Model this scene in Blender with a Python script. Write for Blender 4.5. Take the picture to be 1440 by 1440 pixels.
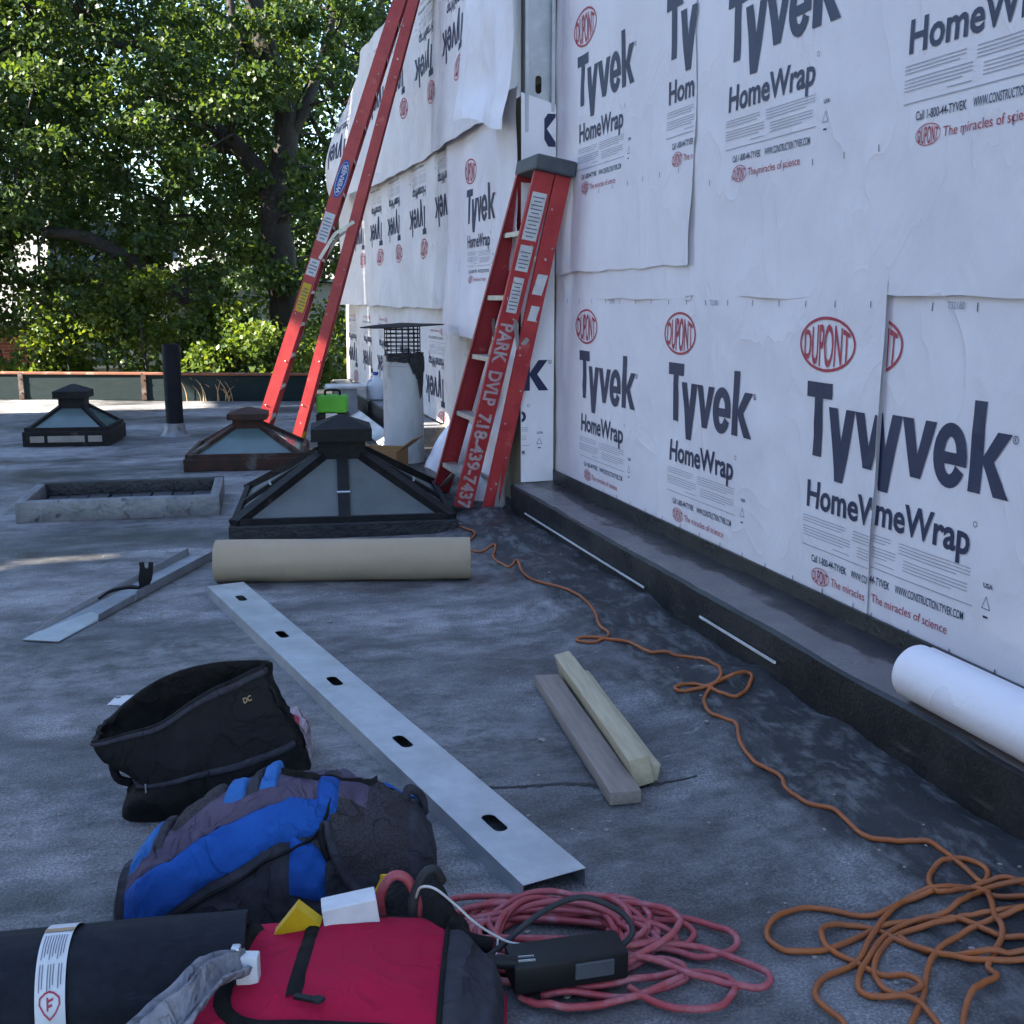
import bpy, bmesh, math, random
import numpy as np
from mathutils import Vector, Matrix, Euler, noise
for o in list(bpy.data.objects): bpy.data.objects.remove(o, do_unlink=True)
scene = bpy.context.scene
COL = scene.collection
R = math.radians
# ------------------------------------------------------------------ camera
FPX = 1560.0; CAMH = 1.37
PITCH = math.atan(303/FPX)
YAW = math.atan((467/FPX)/(math.cos(PITCH)+303/FPX*math.sin(PITCH)))
cam_d = bpy.data.cameras.new('camera'); cam = bpy.data.objects.new('camera', cam_d); COL.objects.link(cam)
cam.location = (0, 0, CAMH); cam.rotation_euler = (math.pi/2-PITCH, 0, -YAW)
cam_d.sensor_width = 36; cam_d.lens = 36*FPX/1440; cam_d.clip_start = .05; cam_d.clip_end = 2000
scene.camera = cam
# ------------------------------------------------------------------ light
SUN_EL, SUN_AZ = 33, 0      # sun stands over the -X side
w = bpy.data.worlds.new('World'); scene.world = w; w.use_nodes = True
nt = w.node_tree; sky = nt.nodes.new('ShaderNodeTexSky'); sky.sky_type = 'NISHITA'; sky.sun_disc = False
sky.sun_elevation = R(SUN_EL); sky.sun_rotation = R(270-SUN_AZ); sky.air_density = 1.0; sky.dust_density = .15; sky.ozone_density = 2.2
nt.links.new(sky.outputs[0], nt.nodes['Background'].inputs[0]); nt.nodes['Background'].inputs[1].default_value = .075
sd = bpy.data.lights.new('sun', 'SUN'); sd.energy = 5.0; sd.angle = R(.4); sd.color = (1, .91, .77)
sun = bpy.data.objects.new('sun', sd); COL.objects.link(sun)
sdir = Vector((-math.cos(R(SUN_AZ))*math.cos(R(SUN_EL)), -math.sin(R(SUN_AZ))*math.cos(R(SUN_EL)), math.sin(R(SUN_EL))))
sun.rotation_euler = sdir.to_track_quat('Z', 'Y').to_euler()
vs = scene.view_settings; vs.view_transform = 'Standard'; vs.look = 'None'; vs.gamma = 1; vs.use_curve_mapping = False
vs.exposure = 3.0
scene.render.engine = 'CYCLES'
scene.cycles.max_bounces = 6; scene.cycles.diffuse_bounces = 3; scene.cycles.glossy_bounces = 3; scene.cycles.transmission_bounces = 4
# ------------------------------------------------------------------ pixel -> point on a known surface
def ray(px, py):
    u = (px-720)/FPX; v = (720-py)/FPX
    fw = math.cos(PITCH)+v*math.sin(PITCH); up = -math.sin(PITCH)+v*math.cos(PITCH)
    return (fw*math.sin(YAW)+u*math.cos(YAW), fw*math.cos(YAW)-u*math.sin(YAW), up)
def G(px, py, z=0.0):
    d = ray(px, py); t = (z-CAMH)/d[2]; return Vector((d[0]*t, d[1]*t, z))
def PX(px, py, x):
    d = ray(px, py); t = x/d[0]; return Vector((x, d[1]*t, CAMH+d[2]*t))
def PY(px, py, y):
    d = ray(px, py); t = y/d[1]; return Vector((d[0]*t, y, CAMH+d[2]*t))
EX = Vector((math.cos(YAW), -math.sin(YAW), 0)); EY = Vector((math.sin(YAW), math.cos(YAW), 0)); EZ = Vector((0, 0, 1))
def smooth(a, b, x):
    t = min(1, max(0, (x-a)/(b-a))); return t*t*(3-2*t)
def lerp(a, b, t): return a+(b-a)*t
def fbm(x, y, z=0, o=3):
    return noise.fractal(Vector((x, y, z)), 1.0, 2.0, o, noise_basis='PERLIN_ORIGINAL')
# ------------------------------------------------------------------ materials
def mat(name, col, rough=.8, col2=None, scale=8, stretch=(1, 1, 1), detail=5, metallic=0, bump=0, bscale=40, col3=None, scale3=2.0, lo3=.55, hi3=.7, spec=.4, lo=.35, hi=.65, bdist=.01, coords='Object', rough2=None, stretch3=None, fold=0, fscale=7):
    m = bpy.data.materials.new(name); m.use_nodes = True; t = m.node_tree; L = t.links.new; b = t.nodes['Principled BSDF']
    b.inputs['Roughness'].default_value = rough; b.inputs['Metallic'].default_value = metallic
    b.inputs['Specular IOR Level'].default_value = spec
    tc = t.nodes.new('ShaderNodeTexCoord')
    def mapped(s):
        mp = t.nodes.new('ShaderNodeMapping'); mp.inputs['Scale'].default_value = s; L(tc.outputs[coords], mp.inputs[0]); return mp.outputs[0]
    def nz(vec, sc, det=detail):
        n = t.nodes.new('ShaderNodeTexNoise'); n.inputs['Scale'].default_value = sc; n.inputs['Detail'].default_value = det
        n.inputs['Roughness'].default_value = .6; L(vec, n.inputs['Vector']); return n.outputs[0]
    def ramp(f, a, bb, c0, c1):
        r = t.nodes.new('ShaderNodeValToRGB'); r.color_ramp.elements[0].position = a; r.color_ramp.elements[1].position = bb
        r.color_ramp.elements[0].color = (*c0, 1); r.color_ramp.elements[1].color = (*c1, 1); L(f, r.inputs[0]); return r.outputs[0]
    if col2 is None: col2 = tuple(c*.8 for c in col)
    base = ramp(nz(mapped(stretch), scale), lo, hi, col, col2)
    if col3:
        f = ramp(nz(mapped(stretch3 or stretch), scale3), lo3, hi3, (0, 0, 0), (1, 1, 1))
        mx = t.nodes.new('ShaderNodeMix'); mx.data_type = 'RGBA'; L(f, mx.inputs[0]); L(base, mx.inputs[6]); mx.inputs[7].default_value = (*col3, 1); base = mx.outputs[2]
    L(base, b.inputs['Base Color'])
    if rough2 is not None:
        L(ramp(nz(mapped(stretch), scale*.7), .35, .65, (rough,)*3, (rough2,)*3), b.inputs['Roughness'])
    if bump:
        bn = t.nodes.new('ShaderNodeBump'); bn.inputs['Strength'].default_value = bump; bn.inputs['Distance'].default_value = bdist
        L(nz(mapped((1, 1, 1)), bscale, 4), bn.inputs['Height']); L(bn.outputs[0], b.inputs['Normal'])
        if fold:
            n = t.nodes.new('ShaderNodeTexNoise'); n.inputs['Scale'].default_value = fscale; n.inputs['Detail'].default_value = 3; n.inputs['Distortion'].default_value = .6; L(mapped((1, 1, .7)), n.inputs['Vector'])
            a1 = t.nodes.new('ShaderNodeMath'); a1.operation = 'SUBTRACT'; L(n.outputs[0], a1.inputs[0]); a1.inputs[1].default_value = .5
            a2 = t.nodes.new('ShaderNodeMath'); a2.operation = 'ABSOLUTE'; L(a1.outputs[0], a2.inputs[0])
            a3 = t.nodes.new('ShaderNodeMath'); a3.operation = 'POWER'; L(a2.outputs[0], a3.inputs[0]); a3.inputs[1].default_value = .6
            b2 = t.nodes.new('ShaderNodeBump'); b2.inputs['Strength'].default_value = 1; b2.inputs['Distance'].default_value = fold; b2.invert = True; L(a3.outputs[0], b2.inputs['Height']); L(b2.outputs[0], bn.inputs['Normal'])
    return m
M = {}
M['wrap'] = mat('housewrap', (.79, .755, .775), .55, (.73, .695, .72), 3, bump=.35, bscale=26, bdist=.006, spec=.3, fold=0.012, fscale=2.6)
M['wrap_old'] = mat('housewrap_soiled', (.72, .695, .70), .6, (.63, .605, .61), 2.2, bump=.4, bscale=18, bdist=.01, spec=.3, fold=0.03, fscale=2.2)
M['navy'] = mat('navy_print', (.016, .022, .065), .55, (.022, .03, .08), 6)
M['redprint'] = mat('red_print', (.36, .022, .05), .55, (.42, .04, .07), 6)
M['greyprint'] = mat('grey_print', (.30, .30, .35), .6, (.38, .38, .44), 30)
M['bitumen'] = mat('black_membrane', (.011, .011, .0125), .24, (.02, .02, .022), 5, (1, 1, 1), bump=.3, bscale=60, col3=(.07, .064, .062), scale3=3.2, lo3=.62, hi3=.8, rough2=.6, stretch3=(9, 1.5, 9))
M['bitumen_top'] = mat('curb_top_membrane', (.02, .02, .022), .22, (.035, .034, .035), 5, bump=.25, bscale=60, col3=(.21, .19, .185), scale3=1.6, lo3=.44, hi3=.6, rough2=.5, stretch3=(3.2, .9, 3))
M['white_metal'] = mat('white_painted_metal', (.66, .66, .66), .5, (.5, .49, .47), 6, bump=.1)
M['sheath'] = mat('sheathing_board', (.45, .4, .3), .85, (.38, .33, .24), 8)
M['galv'] = mat('galvanised_steel', (.56, .58, .60), .36, (.44, .46, .48), 9, metallic=.75, bump=.06, bscale=50, rough2=.5, col3=(.40, .41, .43), scale3=3, lo3=.5, hi3=.75)
M['galv_dull'] = mat('dull_galvanised_steel', (.34, .36, .38), .5, (.26, .27, .29), 9, metallic=.6, bump=.06, bscale=50, rough2=.62)
M['alu'] = mat('ladder_aluminium', (.5, .49, .46), .45, (.38, .37, .35), 12, metallic=.6)
M['redgrp'] = mat('red_fibreglass', (.47, .05, .05), .45, (.36, .03, .036), 7, bump=.08, bscale=90, col3=(.5, .10, .09), scale3=9, lo3=.62, hi3=.72)
M['redgrp_dark'] = mat('worn_red_fibreglass', (.33, .028, .034), .5, (.27, .024, .03), 7, bump=.08, bscale=90, col3=(.40, .12, .11), scale3=10, lo3=.62, hi3=.75)
M['greyplastic'] = mat('grey_plastic', (.07, .075, .085), .55, (.05, .055, .065), 12, bump=.1)
M['black'] = mat('black_plastic', (.008, .008, .009), .5, (.012, .012, .013), 12, spec=.25)
M['rubber'] = mat('black_rubber', (.02, .02, .022), .7, (.03, .03, .032), 20)
M['sticker'] = mat('white_sticker', (.62, .63, .64), .5, (.52, .53, .55), 20)
M['stickerink'] = mat('sticker_ink', (.12, .12, .15), .5)
M['yellow'] = mat('yellow_plastic', (.62, .40, .01), .5, (.52, .33, .012), 10)
M['stencil'] = mat('stencil_paint', (.50, .42, .44), .6, (.40, .25, .27), 25)
M['bluelogo'] = mat('blue_sticker', (.03, .08, .35), .5)
M['tar'] = mat('roof_tar', (.016, .016, .018), .5, (.03, .03, .032), 9, bump=.8, bscale=25, bdist=.02)
M['rust'] = mat('rusty_frame', (.065, .027, .017), .85, (.026, .018, .016), 9, bump=.3, bscale=60, col3=(.12, .11, .10), scale3=4, lo3=.55, hi3=.68)
M['blackframe'] = mat('tarred_frame', (.008, .008, .009), .7, (.016, .015, .015), 10, bump=.6, bscale=40, bdist=.012, spec=.25, col3=(.07, .055, .05), scale3=7, lo3=.66, hi3=.74)
M['wireglass'] = mat('frosted_wire_glass', (.125, .135, .132), .55, (.10, .11, .107), 4, (1, 1, 1), bump=.05, bscale=90, spec=.3, col3=(.075, .078, .075), scale3=2.5, lo3=.5, hi3=.75)
M['greenglass'] = mat('dirty_green_glass', (.10, .15, .15), .2, (.075, .11, .11), 4, spec=.5, col3=(.12, .15, .15), scale3=2, lo3=.5, hi3=.8)
M['silver'] = mat('silver_roof_paint', (.22, .225, .24), .5, (.15, .155, .165), 9, metallic=.3, bump=.6, bscale=20, bdist=.014, col3=(.05, .05, .055), scale3=13, lo3=.58, hi3=.70)
M['darkplank'] = mat('dark_tarred_plank', (.035, .036, .04), .75, (.055, .055, .06), 6, (1, 6, 1), bump=.3)
M['kraft'] = mat('kraft_paper', (.40, .315, .215), .75, (.36, .285, .195), 3, (1, 1, 1), bump=.05, bscale=30, col3=(.30, .235, .16), scale3=2, lo3=.58, hi3=.8, fold=0.004, fscale=3)
M['card'] = mat('cardboard', (.36, .2, .085), .8, (.3, .165, .07), 6)
M['pvcwhite'] = mat('white_painted_pipe', (.55, .55, .545), .6, (.42, .415, .40), 5, (1, 1, .5), bump=.3, bscale=14, bdist=.01, col3=(.30, .29, .28), scale3=5, lo3=.58, hi3=.72)
M['blackpipe'] = mat('black_cast_pipe', (.008, .009, .013), .75, (.012, .013, .018), 9, bump=.2, spec=.2)
M['teal'] = mat('dark_teal_panel', (.007, .016, .018), .75, (.011, .021, .023), 5, (1, 1, 3), bump=.15, spec=.15, col3=(.02, .016, .014), scale3=3, lo3=.62, hi3=.8)
M['ruststrip'] = mat('rusty_coping', (.19, .06, .028), .8, (.12, .05, .032), 7, col3=(.26, .2, .17), scale3=5, lo3=.55, hi3=.65)
M['wood_new'] = mat('pale_lumber', (.45, .385, .265), .75, (.36, .30, .20), 5, (14, 1, 14), bump=.15, bscale=40, col3=(.22, .18, .12), scale3=3, lo3=.64, hi3=.72)
M['wood_old'] = mat('weathered_lumber', (.27, .22, .185), .8, (.2, .165, .145), 5, (14, 1, 14), bump=.2, bscale=40)
M['orange'] = mat('orange_cord_jacket', (.35, .10, .024), .5, (.27, .085, .03), 14)
M['redcord'] = mat('red_cord_jacket', (.33, .04, .05), .5, (.34, .075, .085), 9, col3=(.38, .16, .18), scale3=22, lo3=.5, hi3=.72)
M['whitewire'] = mat('white_wire', (.6, .6, .58), .5)
M['blackfab'] = mat('black_canvas', (.009, .0085, .009), .9, (.016, .015, .015), 8, bump=.5, bscale=120, bdist=.004, spec=.2, fold=0.035, fscale=7)
M['greyfab'] = mat('charcoal_canvas', (.032, .032, .040), .9, (.048, .047, .056), 30, bump=.5, bscale=140, bdist=.004, spec=.2, fold=0.03, fscale=8)
M['purplefab'] = mat('faded_purple_canvas', (.075, .06, .095), .9, (.10, .08, .12), 6, bump=.5, bscale=120, bdist=.004, spec=.2, fold=0.03, fscale=8)
M['bluefab'] = mat('royal_blue_canvas', (.014, .085, .34), .85, (.012, .065, .26), 6, bump=.5, bscale=110, bdist=.004, spec=.2, fold=0.028, fscale=7)
M['bluelight'] = mat('light_blue_canvas', (.035, .15, .42), .85, (.03, .125, .35), 6, bump=.5, bscale=110, bdist=.004, spec=.2, fold=0.02, fscale=9)
M['meshfab'] = mat('dark_mesh_fabric', (.062, .054, .058), .9, (.034, .03, .034), 260, bump=.9, bscale=200, bdist=.004, lo=.45, hi=.55, spec=.2, fold=0.03, fscale=7)
M['redfab'] = mat('crimson_canvas', (.40, .008, .045), .85, (.33, .006, .036), 5, bump=.5, bscale=130, bdist=.003, spec=.2, col3=(.26, .008, .035), scale3=4, lo3=.6, hi3=.8, fold=0.016, fscale=6)
M['cloth'] = mat('grey_work_cloth', (.25, .25, .28), .9, (.17, .17, .2), 9, (3, 1, 1), bump=.6, bscale=30, bdist=.01, fold=0.03, fscale=12)
M['green'] = mat('green_tool_case', (.09, .42, .03), .5, (.07, .36, .025), 9)
M['plasticbag'] = mat('clear_plastic_bag', (.5, .42, .45), .25, (.42, .3, .34), 9, bump=.8, bscale=18, bdist=.02, fold=0.05, fscale=14)
M['redstuff'] = mat('red_packets', (.45, .04, .08), .5)
M['jug'] = mat('translucent_jug', (.62, .64, .68), .4, (.55, .58, .63), 4)
M['brick'] = mat('red_brick', (.24, .07, .045), .85, (.17, .05, .035), 4, bump=.3)
M['mortar'] = mat('mortar', (.3, .28, .25), .9)
M['siding'] = mat('pale_siding', (.27, .265, .24), .7, (.23, .225, .21), 3)
M['shingle'] = mat('grey_shingles', (.30, .30, .30), .85, (.23, .23, .23), 9, bump=.4)
M['bark'] = mat('tree_bark', (.02, .017, .014), .9, (.034, .029, .024), 6, (3, 3, 1), bump=.7, bscale=14, bdist=.03)
M['dryweed'] = mat('dry_grass', (.42, .30, .16), .85, (.3, .2, .1), 9)
M['ground'] = mat('yard_ground', (.05, .065, .03), .95, (.08, .075, .05), .6)
M['blackboard'] = mat('granulated_roll', (.007, .009, .014), .75, (.013, .016, .024), 30, (1, 1, 1), spec=.2, bump=.5, bscale=150, bdist=.003, col3=(.03, .033, .045), scale3=5, lo3=.6, hi3=.8, stretch3=(1, 7, 7))
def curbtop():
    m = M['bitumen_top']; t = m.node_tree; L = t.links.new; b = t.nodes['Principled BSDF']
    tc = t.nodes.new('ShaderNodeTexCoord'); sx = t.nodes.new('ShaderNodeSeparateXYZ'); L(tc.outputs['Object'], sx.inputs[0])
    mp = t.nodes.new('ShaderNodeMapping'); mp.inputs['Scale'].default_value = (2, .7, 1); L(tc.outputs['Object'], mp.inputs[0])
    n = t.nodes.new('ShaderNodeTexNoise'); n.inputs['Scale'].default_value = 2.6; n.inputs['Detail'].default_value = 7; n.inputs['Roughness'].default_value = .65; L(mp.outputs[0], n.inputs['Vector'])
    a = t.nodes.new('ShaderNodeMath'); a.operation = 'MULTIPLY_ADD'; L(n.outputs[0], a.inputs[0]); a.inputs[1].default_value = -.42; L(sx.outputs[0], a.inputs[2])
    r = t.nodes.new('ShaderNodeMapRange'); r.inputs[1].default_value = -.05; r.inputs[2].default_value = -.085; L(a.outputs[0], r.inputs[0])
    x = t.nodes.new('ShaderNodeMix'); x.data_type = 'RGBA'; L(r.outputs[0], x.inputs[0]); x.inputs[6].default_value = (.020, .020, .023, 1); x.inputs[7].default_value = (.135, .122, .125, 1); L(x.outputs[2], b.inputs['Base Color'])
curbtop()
def leafmat(name, c1, c2, c3):
    m = bpy.data.materials.new(name); m.use_nodes = True; t = m.node_tree; L = t.links.new
    b = t.nodes['Principled BSDF']; b.inputs['Roughness'].default_value = .45; b.inputs['Specular IOR Level'].default_value = .35
    at = t.nodes.new('ShaderNodeAttribute'); at.attribute_name = 'tone'
    r = t.nodes.new('ShaderNodeValToRGB'); r.color_ramp.elements[0].color = (*c1, 1); r.color_ramp.elements[1].color = (*c3, 1)
    e = r.color_ramp.elements.new(.5); e.color = (*c2, 1); L(at.outputs['Fac'], r.inputs[0]); L(r.outputs[0], b.inputs['Base Color'])
    tr = t.nodes.new('ShaderNodeBsdfTranslucent'); hs = t.nodes.new('ShaderNodeMix'); hs.data_type = 'RGBA'; hs.blend_type = 'MULTIPLY'; hs.inputs[0].default_value = 1
    L(r.outputs[0], hs.inputs[6]); hs.inputs[7].default_value = (1.8, 1.5, .55, 1); L(hs.outputs[2], tr.inputs[0])
    mx = t.nodes.new('ShaderNodeMixShader'); mx.inputs[0].default_value = .45; L(b.outputs[0], mx.inputs[1]); L(tr.outputs[0], mx.inputs[2])
    L(mx.outputs[0], t.nodes['Material Output'].inputs[0]); return m
M['leaf'] = leafmat('maple_leaf', (.024, .050, .018), (.042, .082, .024), (.085, .13, .03))
M['leaf2'] = leafmat('bush_leaf', (.04, .075, .018), (.07, .12, .022), (.13, .17, .028))
def roofmat():
    m = bpy.data.materials.new('asphalt_roof'); m.use_nodes = True; t = m.node_tree; L = t.links.new; b = t.nodes['Principled BSDF']
    tc = t.nodes.new('ShaderNodeTexCoord')
    def nz(s, sc, det=6, rgh=.62):
        mp = t.nodes.new('ShaderNodeMapping'); mp.inputs['Scale'].default_value = s; L(tc.outputs['Object'], mp.inputs[0])
        n = t.nodes.new('ShaderNodeTexNoise'); n.inputs['Scale'].default_value = sc; n.inputs['Detail'].default_value = det; n.inputs['Roughness'].default_value = rgh
        L(mp.outputs[0], n.inputs['Vector']); return n.outputs[0]
    def ramp(f, stops):
        r = t.nodes.new('ShaderNodeValToRGB'); els = r.color_ramp.elements
        els[0].position = stops[0][0]; els[1].position = stops[-1][0]
        for p, c in stops[1:-1]: els.new(p)
        for e, (p, c) in zip(r.color_ramp.elements, stops): e.color = (*c, 1) if isinstance(c, tuple) else (c, c, c, 1)
        L(f, r.inputs[0]); return r.outputs[0]
    def mix(f, a, bb, mode='MIX'):
        x = t.nodes.new('ShaderNodeMix'); x.data_type = 'RGBA'; x.blend_type = mode
        if isinstance(f, float): x.inputs[0].default_value = f
        else: L(f, x.inputs[0])
        for i, v in ((6, a), (7, bb)):
            if isinstance(v, tuple): x.inputs[i].default_value = (*v, 1)
            else: L(v, x.inputs[i])
        return x.outputs[2]
    base = ramp(nz((.8, 1.4, 1), .9), [(.37, (.052, .051, .053)), (.5, (.118, .116, .120)), (.62, (.225, .221, .227))])
    streak = ramp(nz((.8, 2.2, 1), 2.3, 9, .75), [(.32, .78), (.5, 1.0), (.68, 1.2)])
    base = mix(1.0, base, streak, 'MULTIPLY')
    blot = ramp(nz((1, 1.6, 1), 5), [(.4, .7), (.6, 1.25)])
    base = mix(1.0, base, blot, 'MULTIPLY')
    gran = ramp(nz((1, 1, 1), 150, 3), [(.36, .5), (.5, .97), (.64, 1.8)])
    base = mix(.75, base, gran, 'MULTIPLY')
    scuff = ramp(nz((2.0, 6, 1), 3.5, 8, .75), [(.57, 0.0), (.70, 1.0)])
    scuff2 = mix(1.0, scuff, ramp(nz((1, 1, 1), .8, 3), [(.40, 0.0), (.60, .75)]), 'MULTIPLY')
    worn = mix(1.0, ramp(nz((.5, .8, 1), 1.1, 4, .5), [(.42, 0.0), (.60, .75)]), ramp(nz((1.4, 2.0, 1), 6, 9, .78), [(.42, 0.0), (.60, 1.0)]), 'MULTIPLY')
    base = mix(worn, base, (.27, .27, .275))
    crack = ramp(nz((1, 1.4, 1), 11, 9, .8), [(.30, 1.0), (.38, 0.0)])
    base = mix(crack, base, (.03, .03, .032))
    base = mix(scuff2, base, (.36, .36, .37))
    # tarred band along the wall curb: a coat of bitumen with ragged edges
    sx = t.nodes.new('ShaderNodeSeparateXYZ'); L(tc.outputs['Object'], sx.inputs[0])
    ma = t.nodes.new('ShaderNodeMath'); ma.operation = 'MULTIPLY_ADD'; L(nz((2.5, .9, 1), 2.4, 7, .7), ma.inputs[0]); ma.inputs[1].default_value = .9; L(sx.outputs[0], ma.inputs[2])
    band = ramp(ma.outputs[0], [(0, 0.0), (1, 1.0)])
    mr = t.nodes.new('ShaderNodeMapRange'); mr.inputs[1].default_value = 1.83; mr.inputs[2].default_value = 2.05; L(ma.outputs[0], mr.inputs[0])
    base = mix(mr.outputs[0], base, mix(ramp(nz((3, 1.2, 1), 6, 7, .7), [(.50, 0.0), (.64, .6)]), (.028, .028, .03), (.17, .17, .175)))
    L(base, b.inputs['Base Color']); b.inputs['Specular IOR Level'].default_value = .35
    L(ramp(nz((.8, 1.4, 1), .9), [(.36, .36), (.5, .6), (.64, .85)]), b.inputs['Roughness'])
    bn = t.nodes.new('ShaderNodeBump'); bn.inputs['Strength'].default_value = .6; bn.inputs['Distance'].default_value = .006; L(nz((1, 1, 1), 120, 5), bn.inputs['Height'])
    b2 = t.nodes.new('ShaderNodeBump'); b2.inputs['Strength'].default_value = .35; b2.inputs['Distance'].default_value = .02; L(nz((1, 1.3, 1), 9, 6), b2.inputs['Height']); L(bn.outputs[0], b2.inputs['Normal'])
    L(b2.outputs[0], b.inputs['Normal']); return m
M['roof'] = roofmat()
# ------------------------------------------------------------------ mesh helpers
def obj(name, bm, m, parent=None, smoothed=False, recalc=True):
    me = bpy.data.meshes.new(name)
    if recalc: bmesh.ops.recalc_face_normals(bm, faces=bm.faces)
    bm.to_mesh(me); bm.free()
    if smoothed:
        for p in me.polygons: p.use_smooth = True
        if smoothed != 'all': me.set_sharp_from_angle(angle=R(38))
    me.materials.append(M[m]); o = bpy.data.objects.new(name, me); COL.objects.link(o)
    if parent: o.parent = parent
    return o
def tag(o, label, cat, group=None, kind=None):
    if label: o['label'] = label
    if cat: o['category'] = cat
    if group: o['group'] = group
    if kind: o['kind'] = kind
    return o
def thing(name, label, cat, loc=(0, 0, 0), rz=0, group=None):
    e = bpy.data.objects.new(name, None); COL.objects.link(e); e.location = loc; e.rotation_euler = (0, 0, rz); e.empty_display_size = .1
    return tag(e, label, cat, group)
def BM(): return bmesh.new()
def box(bm, c, s, rot=None, bevel=0):
    r = bmesh.ops.create_cube(bm, size=1); vs_ = r['verts']
    mt = Matrix.Translation(c) @ (rot.to_4x4() if rot is not None else Matrix()) @ Matrix.Diagonal((*s, 1))
    bmesh.ops.transform(bm, matrix=mt, verts=vs_)
    if bevel: bmesh.ops.bevel(bm, geom=list({e for v in vs_ for e in v.link_edges}), offset=bevel, segments=2, affect='EDGES', profile=.5)
    return bm
def rotz(a): return Matrix.Rotation(a, 3, 'Z')
def frame_m(x, y, z): return Matrix((x, y, z)).transposed()
def prism(bm, pts, axis_vec):
    """closed polygon pts (3D) pushed along axis_vec"""
    a = [bm.verts.new(p) for p in pts]; b = [bm.verts.new(Vector(p)+Vector(axis_vec)) for p in pts]; n = len(pts)
    bm.faces.new(a[::-1]); bm.faces.new(b)
    for i in range(n): bm.faces.new((a[i], a[(i+1) % n], b[(i+1) % n], b[i]))
    return bm
def beam(bm, p0, p1, prof, side):
    p0 = Vector(p0); p1 = Vector(p1); d = (p1-p0).normalized(); s = Vector(side); s = (s-d*s.dot(d)).normalized(); u = d.cross(s)
    return prism(bm, [p0+s*a+u*b for a, b in prof], p1-p0)
def chan(wd, fl, t): # C profile, web along the first axis at second=0, flanges reaching +fl
    h = wd/2
    return [(-h, 0), (h, 0), (h, fl), (h-t, fl), (h-t, t), (-h+t, t), (-h+t, fl), (-h, fl)]
def rectp(a, b): return [(-a/2, -b/2), (a/2, -b/2), (a/2, b/2), (-a/2, b/2)]
def catmull(pts, n=6):
    P = [Vector(p) for p in pts]; P = [P[0]*2-P[1]]+P+[P[-1]*2-P[-2]]; out = []
    for i in range(1, len(P)-2):
        for k in range(n):
            t = k/n; a, b, c, d = P[i-1:i+3]
            out.append(.5*((2*b)+(-a+c)*t+(2*a-5*b+4*c-d)*t*t+(-a+3*b-3*c+d)*t**3))
    out.append(P[-2]); return out
def tube(bm, path, r, seg=8, caps=True):
    P = [Vector(p) for p in path]; n = len(P); rr = r if hasattr(r, '__len__') else [r]*n
    up = Vector((0, 0, 1)); rings = []; pu = None
    for i in range(n):
        d = (P[min(i+1, n-1)]-P[max(i-1, 0)])
        if d.length < 1e-9: d = Vector((0, 0, 1))
        d.normalize()
        if pu is None:
            pu = up if abs(d.z) < .9 else Vector((1, 0, 0))
        pu = (pu-d*pu.dot(d)); pu.normalize(); s = d.cross(pu)
        rings.append([bm.verts.new(P[i]+(pu*math.cos(a)+s*math.sin(a))*rr[i]) for a in [2*math.pi*k/seg for k in range(seg)]])
    for i in range(n-1):
        for k in range(seg): bm.faces.new((rings[i][k], rings[i][(k+1) % seg], rings[i+1][(k+1) % seg], rings[i+1][k]))
    if caps: bm.faces.new(rings[0][::-1]); bm.faces.new(rings[-1])
    return bm
def lathe(bm, prof, c, seg=24, axis=None, ca=True, cb=True):
    """prof: list of (r, h); axis matrix 3x3 whose z is the axis"""
    A = axis or Matrix.Identity(3); rings = []
    for r, h in prof: rings.append([bm.verts.new(Vector(c)+A @ Vector((r*math.cos(a), r*math.sin(a), h))) for a in [2*math.pi*k/seg for k in range(seg)]])
    for i in range(len(rings)-1):
        for k in range(seg): bm.faces.new((rings[i][k], rings[i][(k+1) % seg], rings[i+1][(k+1) % seg], rings[i+1][k]))
    if ca: bm.faces.new(rings[0][::-1])
    if cb: bm.faces.new(rings[-1])
    return bm
def grid(bm, f, nu, nv, keep=None):
    V = [[bm.verts.new(f(i/nu, j/nv)) for j in range(nv+1)] for i in range(nu+1)]
    for i in range(nu):
        for j in range(nv):
            if keep is None or keep((i+.5)/nu, (j+.5)/nv): bm.faces.new((V[i][j], V[i+1][j], V[i+1][j+1], V[i][j+1]))
    return V
def thicken(bm, t):
    bmesh.ops.recalc_face_normals(bm, faces=bm.faces)
    bmesh.ops.solidify(bm, geom=bm.faces[:], thickness=t)
    return bm
# ------------------------------------------------------------------ lettering
_cache = {}
def text2d(s, off=0.0):
    """flat text as (verts, faces) scaled so that a capital is 1 high, starting at x=0"""
    if (s, off) in _cache: return _cache[(s, off)]
    c = bpy.data.curves.new('t', 'FONT'); c.body = s; c.size = 1; c.offset = off; c.resolution_u = 3
    o = bpy.data.objects.new('t', c); COL.objects.link(o); dg = bpy.context.evaluated_depsgraph_get(); dg.update()
    me = bpy.data.meshes.new_from_object(o.evaluated_get(dg))
    v = np.array([q.co[:2] for q in me.vertices]).reshape(-1, 2); f = [tuple(p.vertices) for p in me.polygons]
    bpy.data.objects.remove(o); bpy.data.curves.remove(c); bpy.data.meshes.remove(me)
    v[:, 0] -= v[:, 0].min(); v = v/.73
    _cache[(s, off)] = (v, f); return v, f
def put(acc, vf, sx=1, sy=1, ox=0, oy=0):
    v, f = vf; v = np.array(v)*(sx, sy)+(ox, oy); n = sum(len(a) for a in acc[0]); acc[0].append(v); acc[1].extend([tuple(i+n for i in q) for q in f])
def fit(vf, x0, x1, cap, y0):
    v, f = vf; wd = v[:, 0].max(); return (v*((x1-x0)/wd, cap)+(x0, y0), f)
def poly(pts): return (np.array(pts), [tuple(range(len(pts)))])
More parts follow.
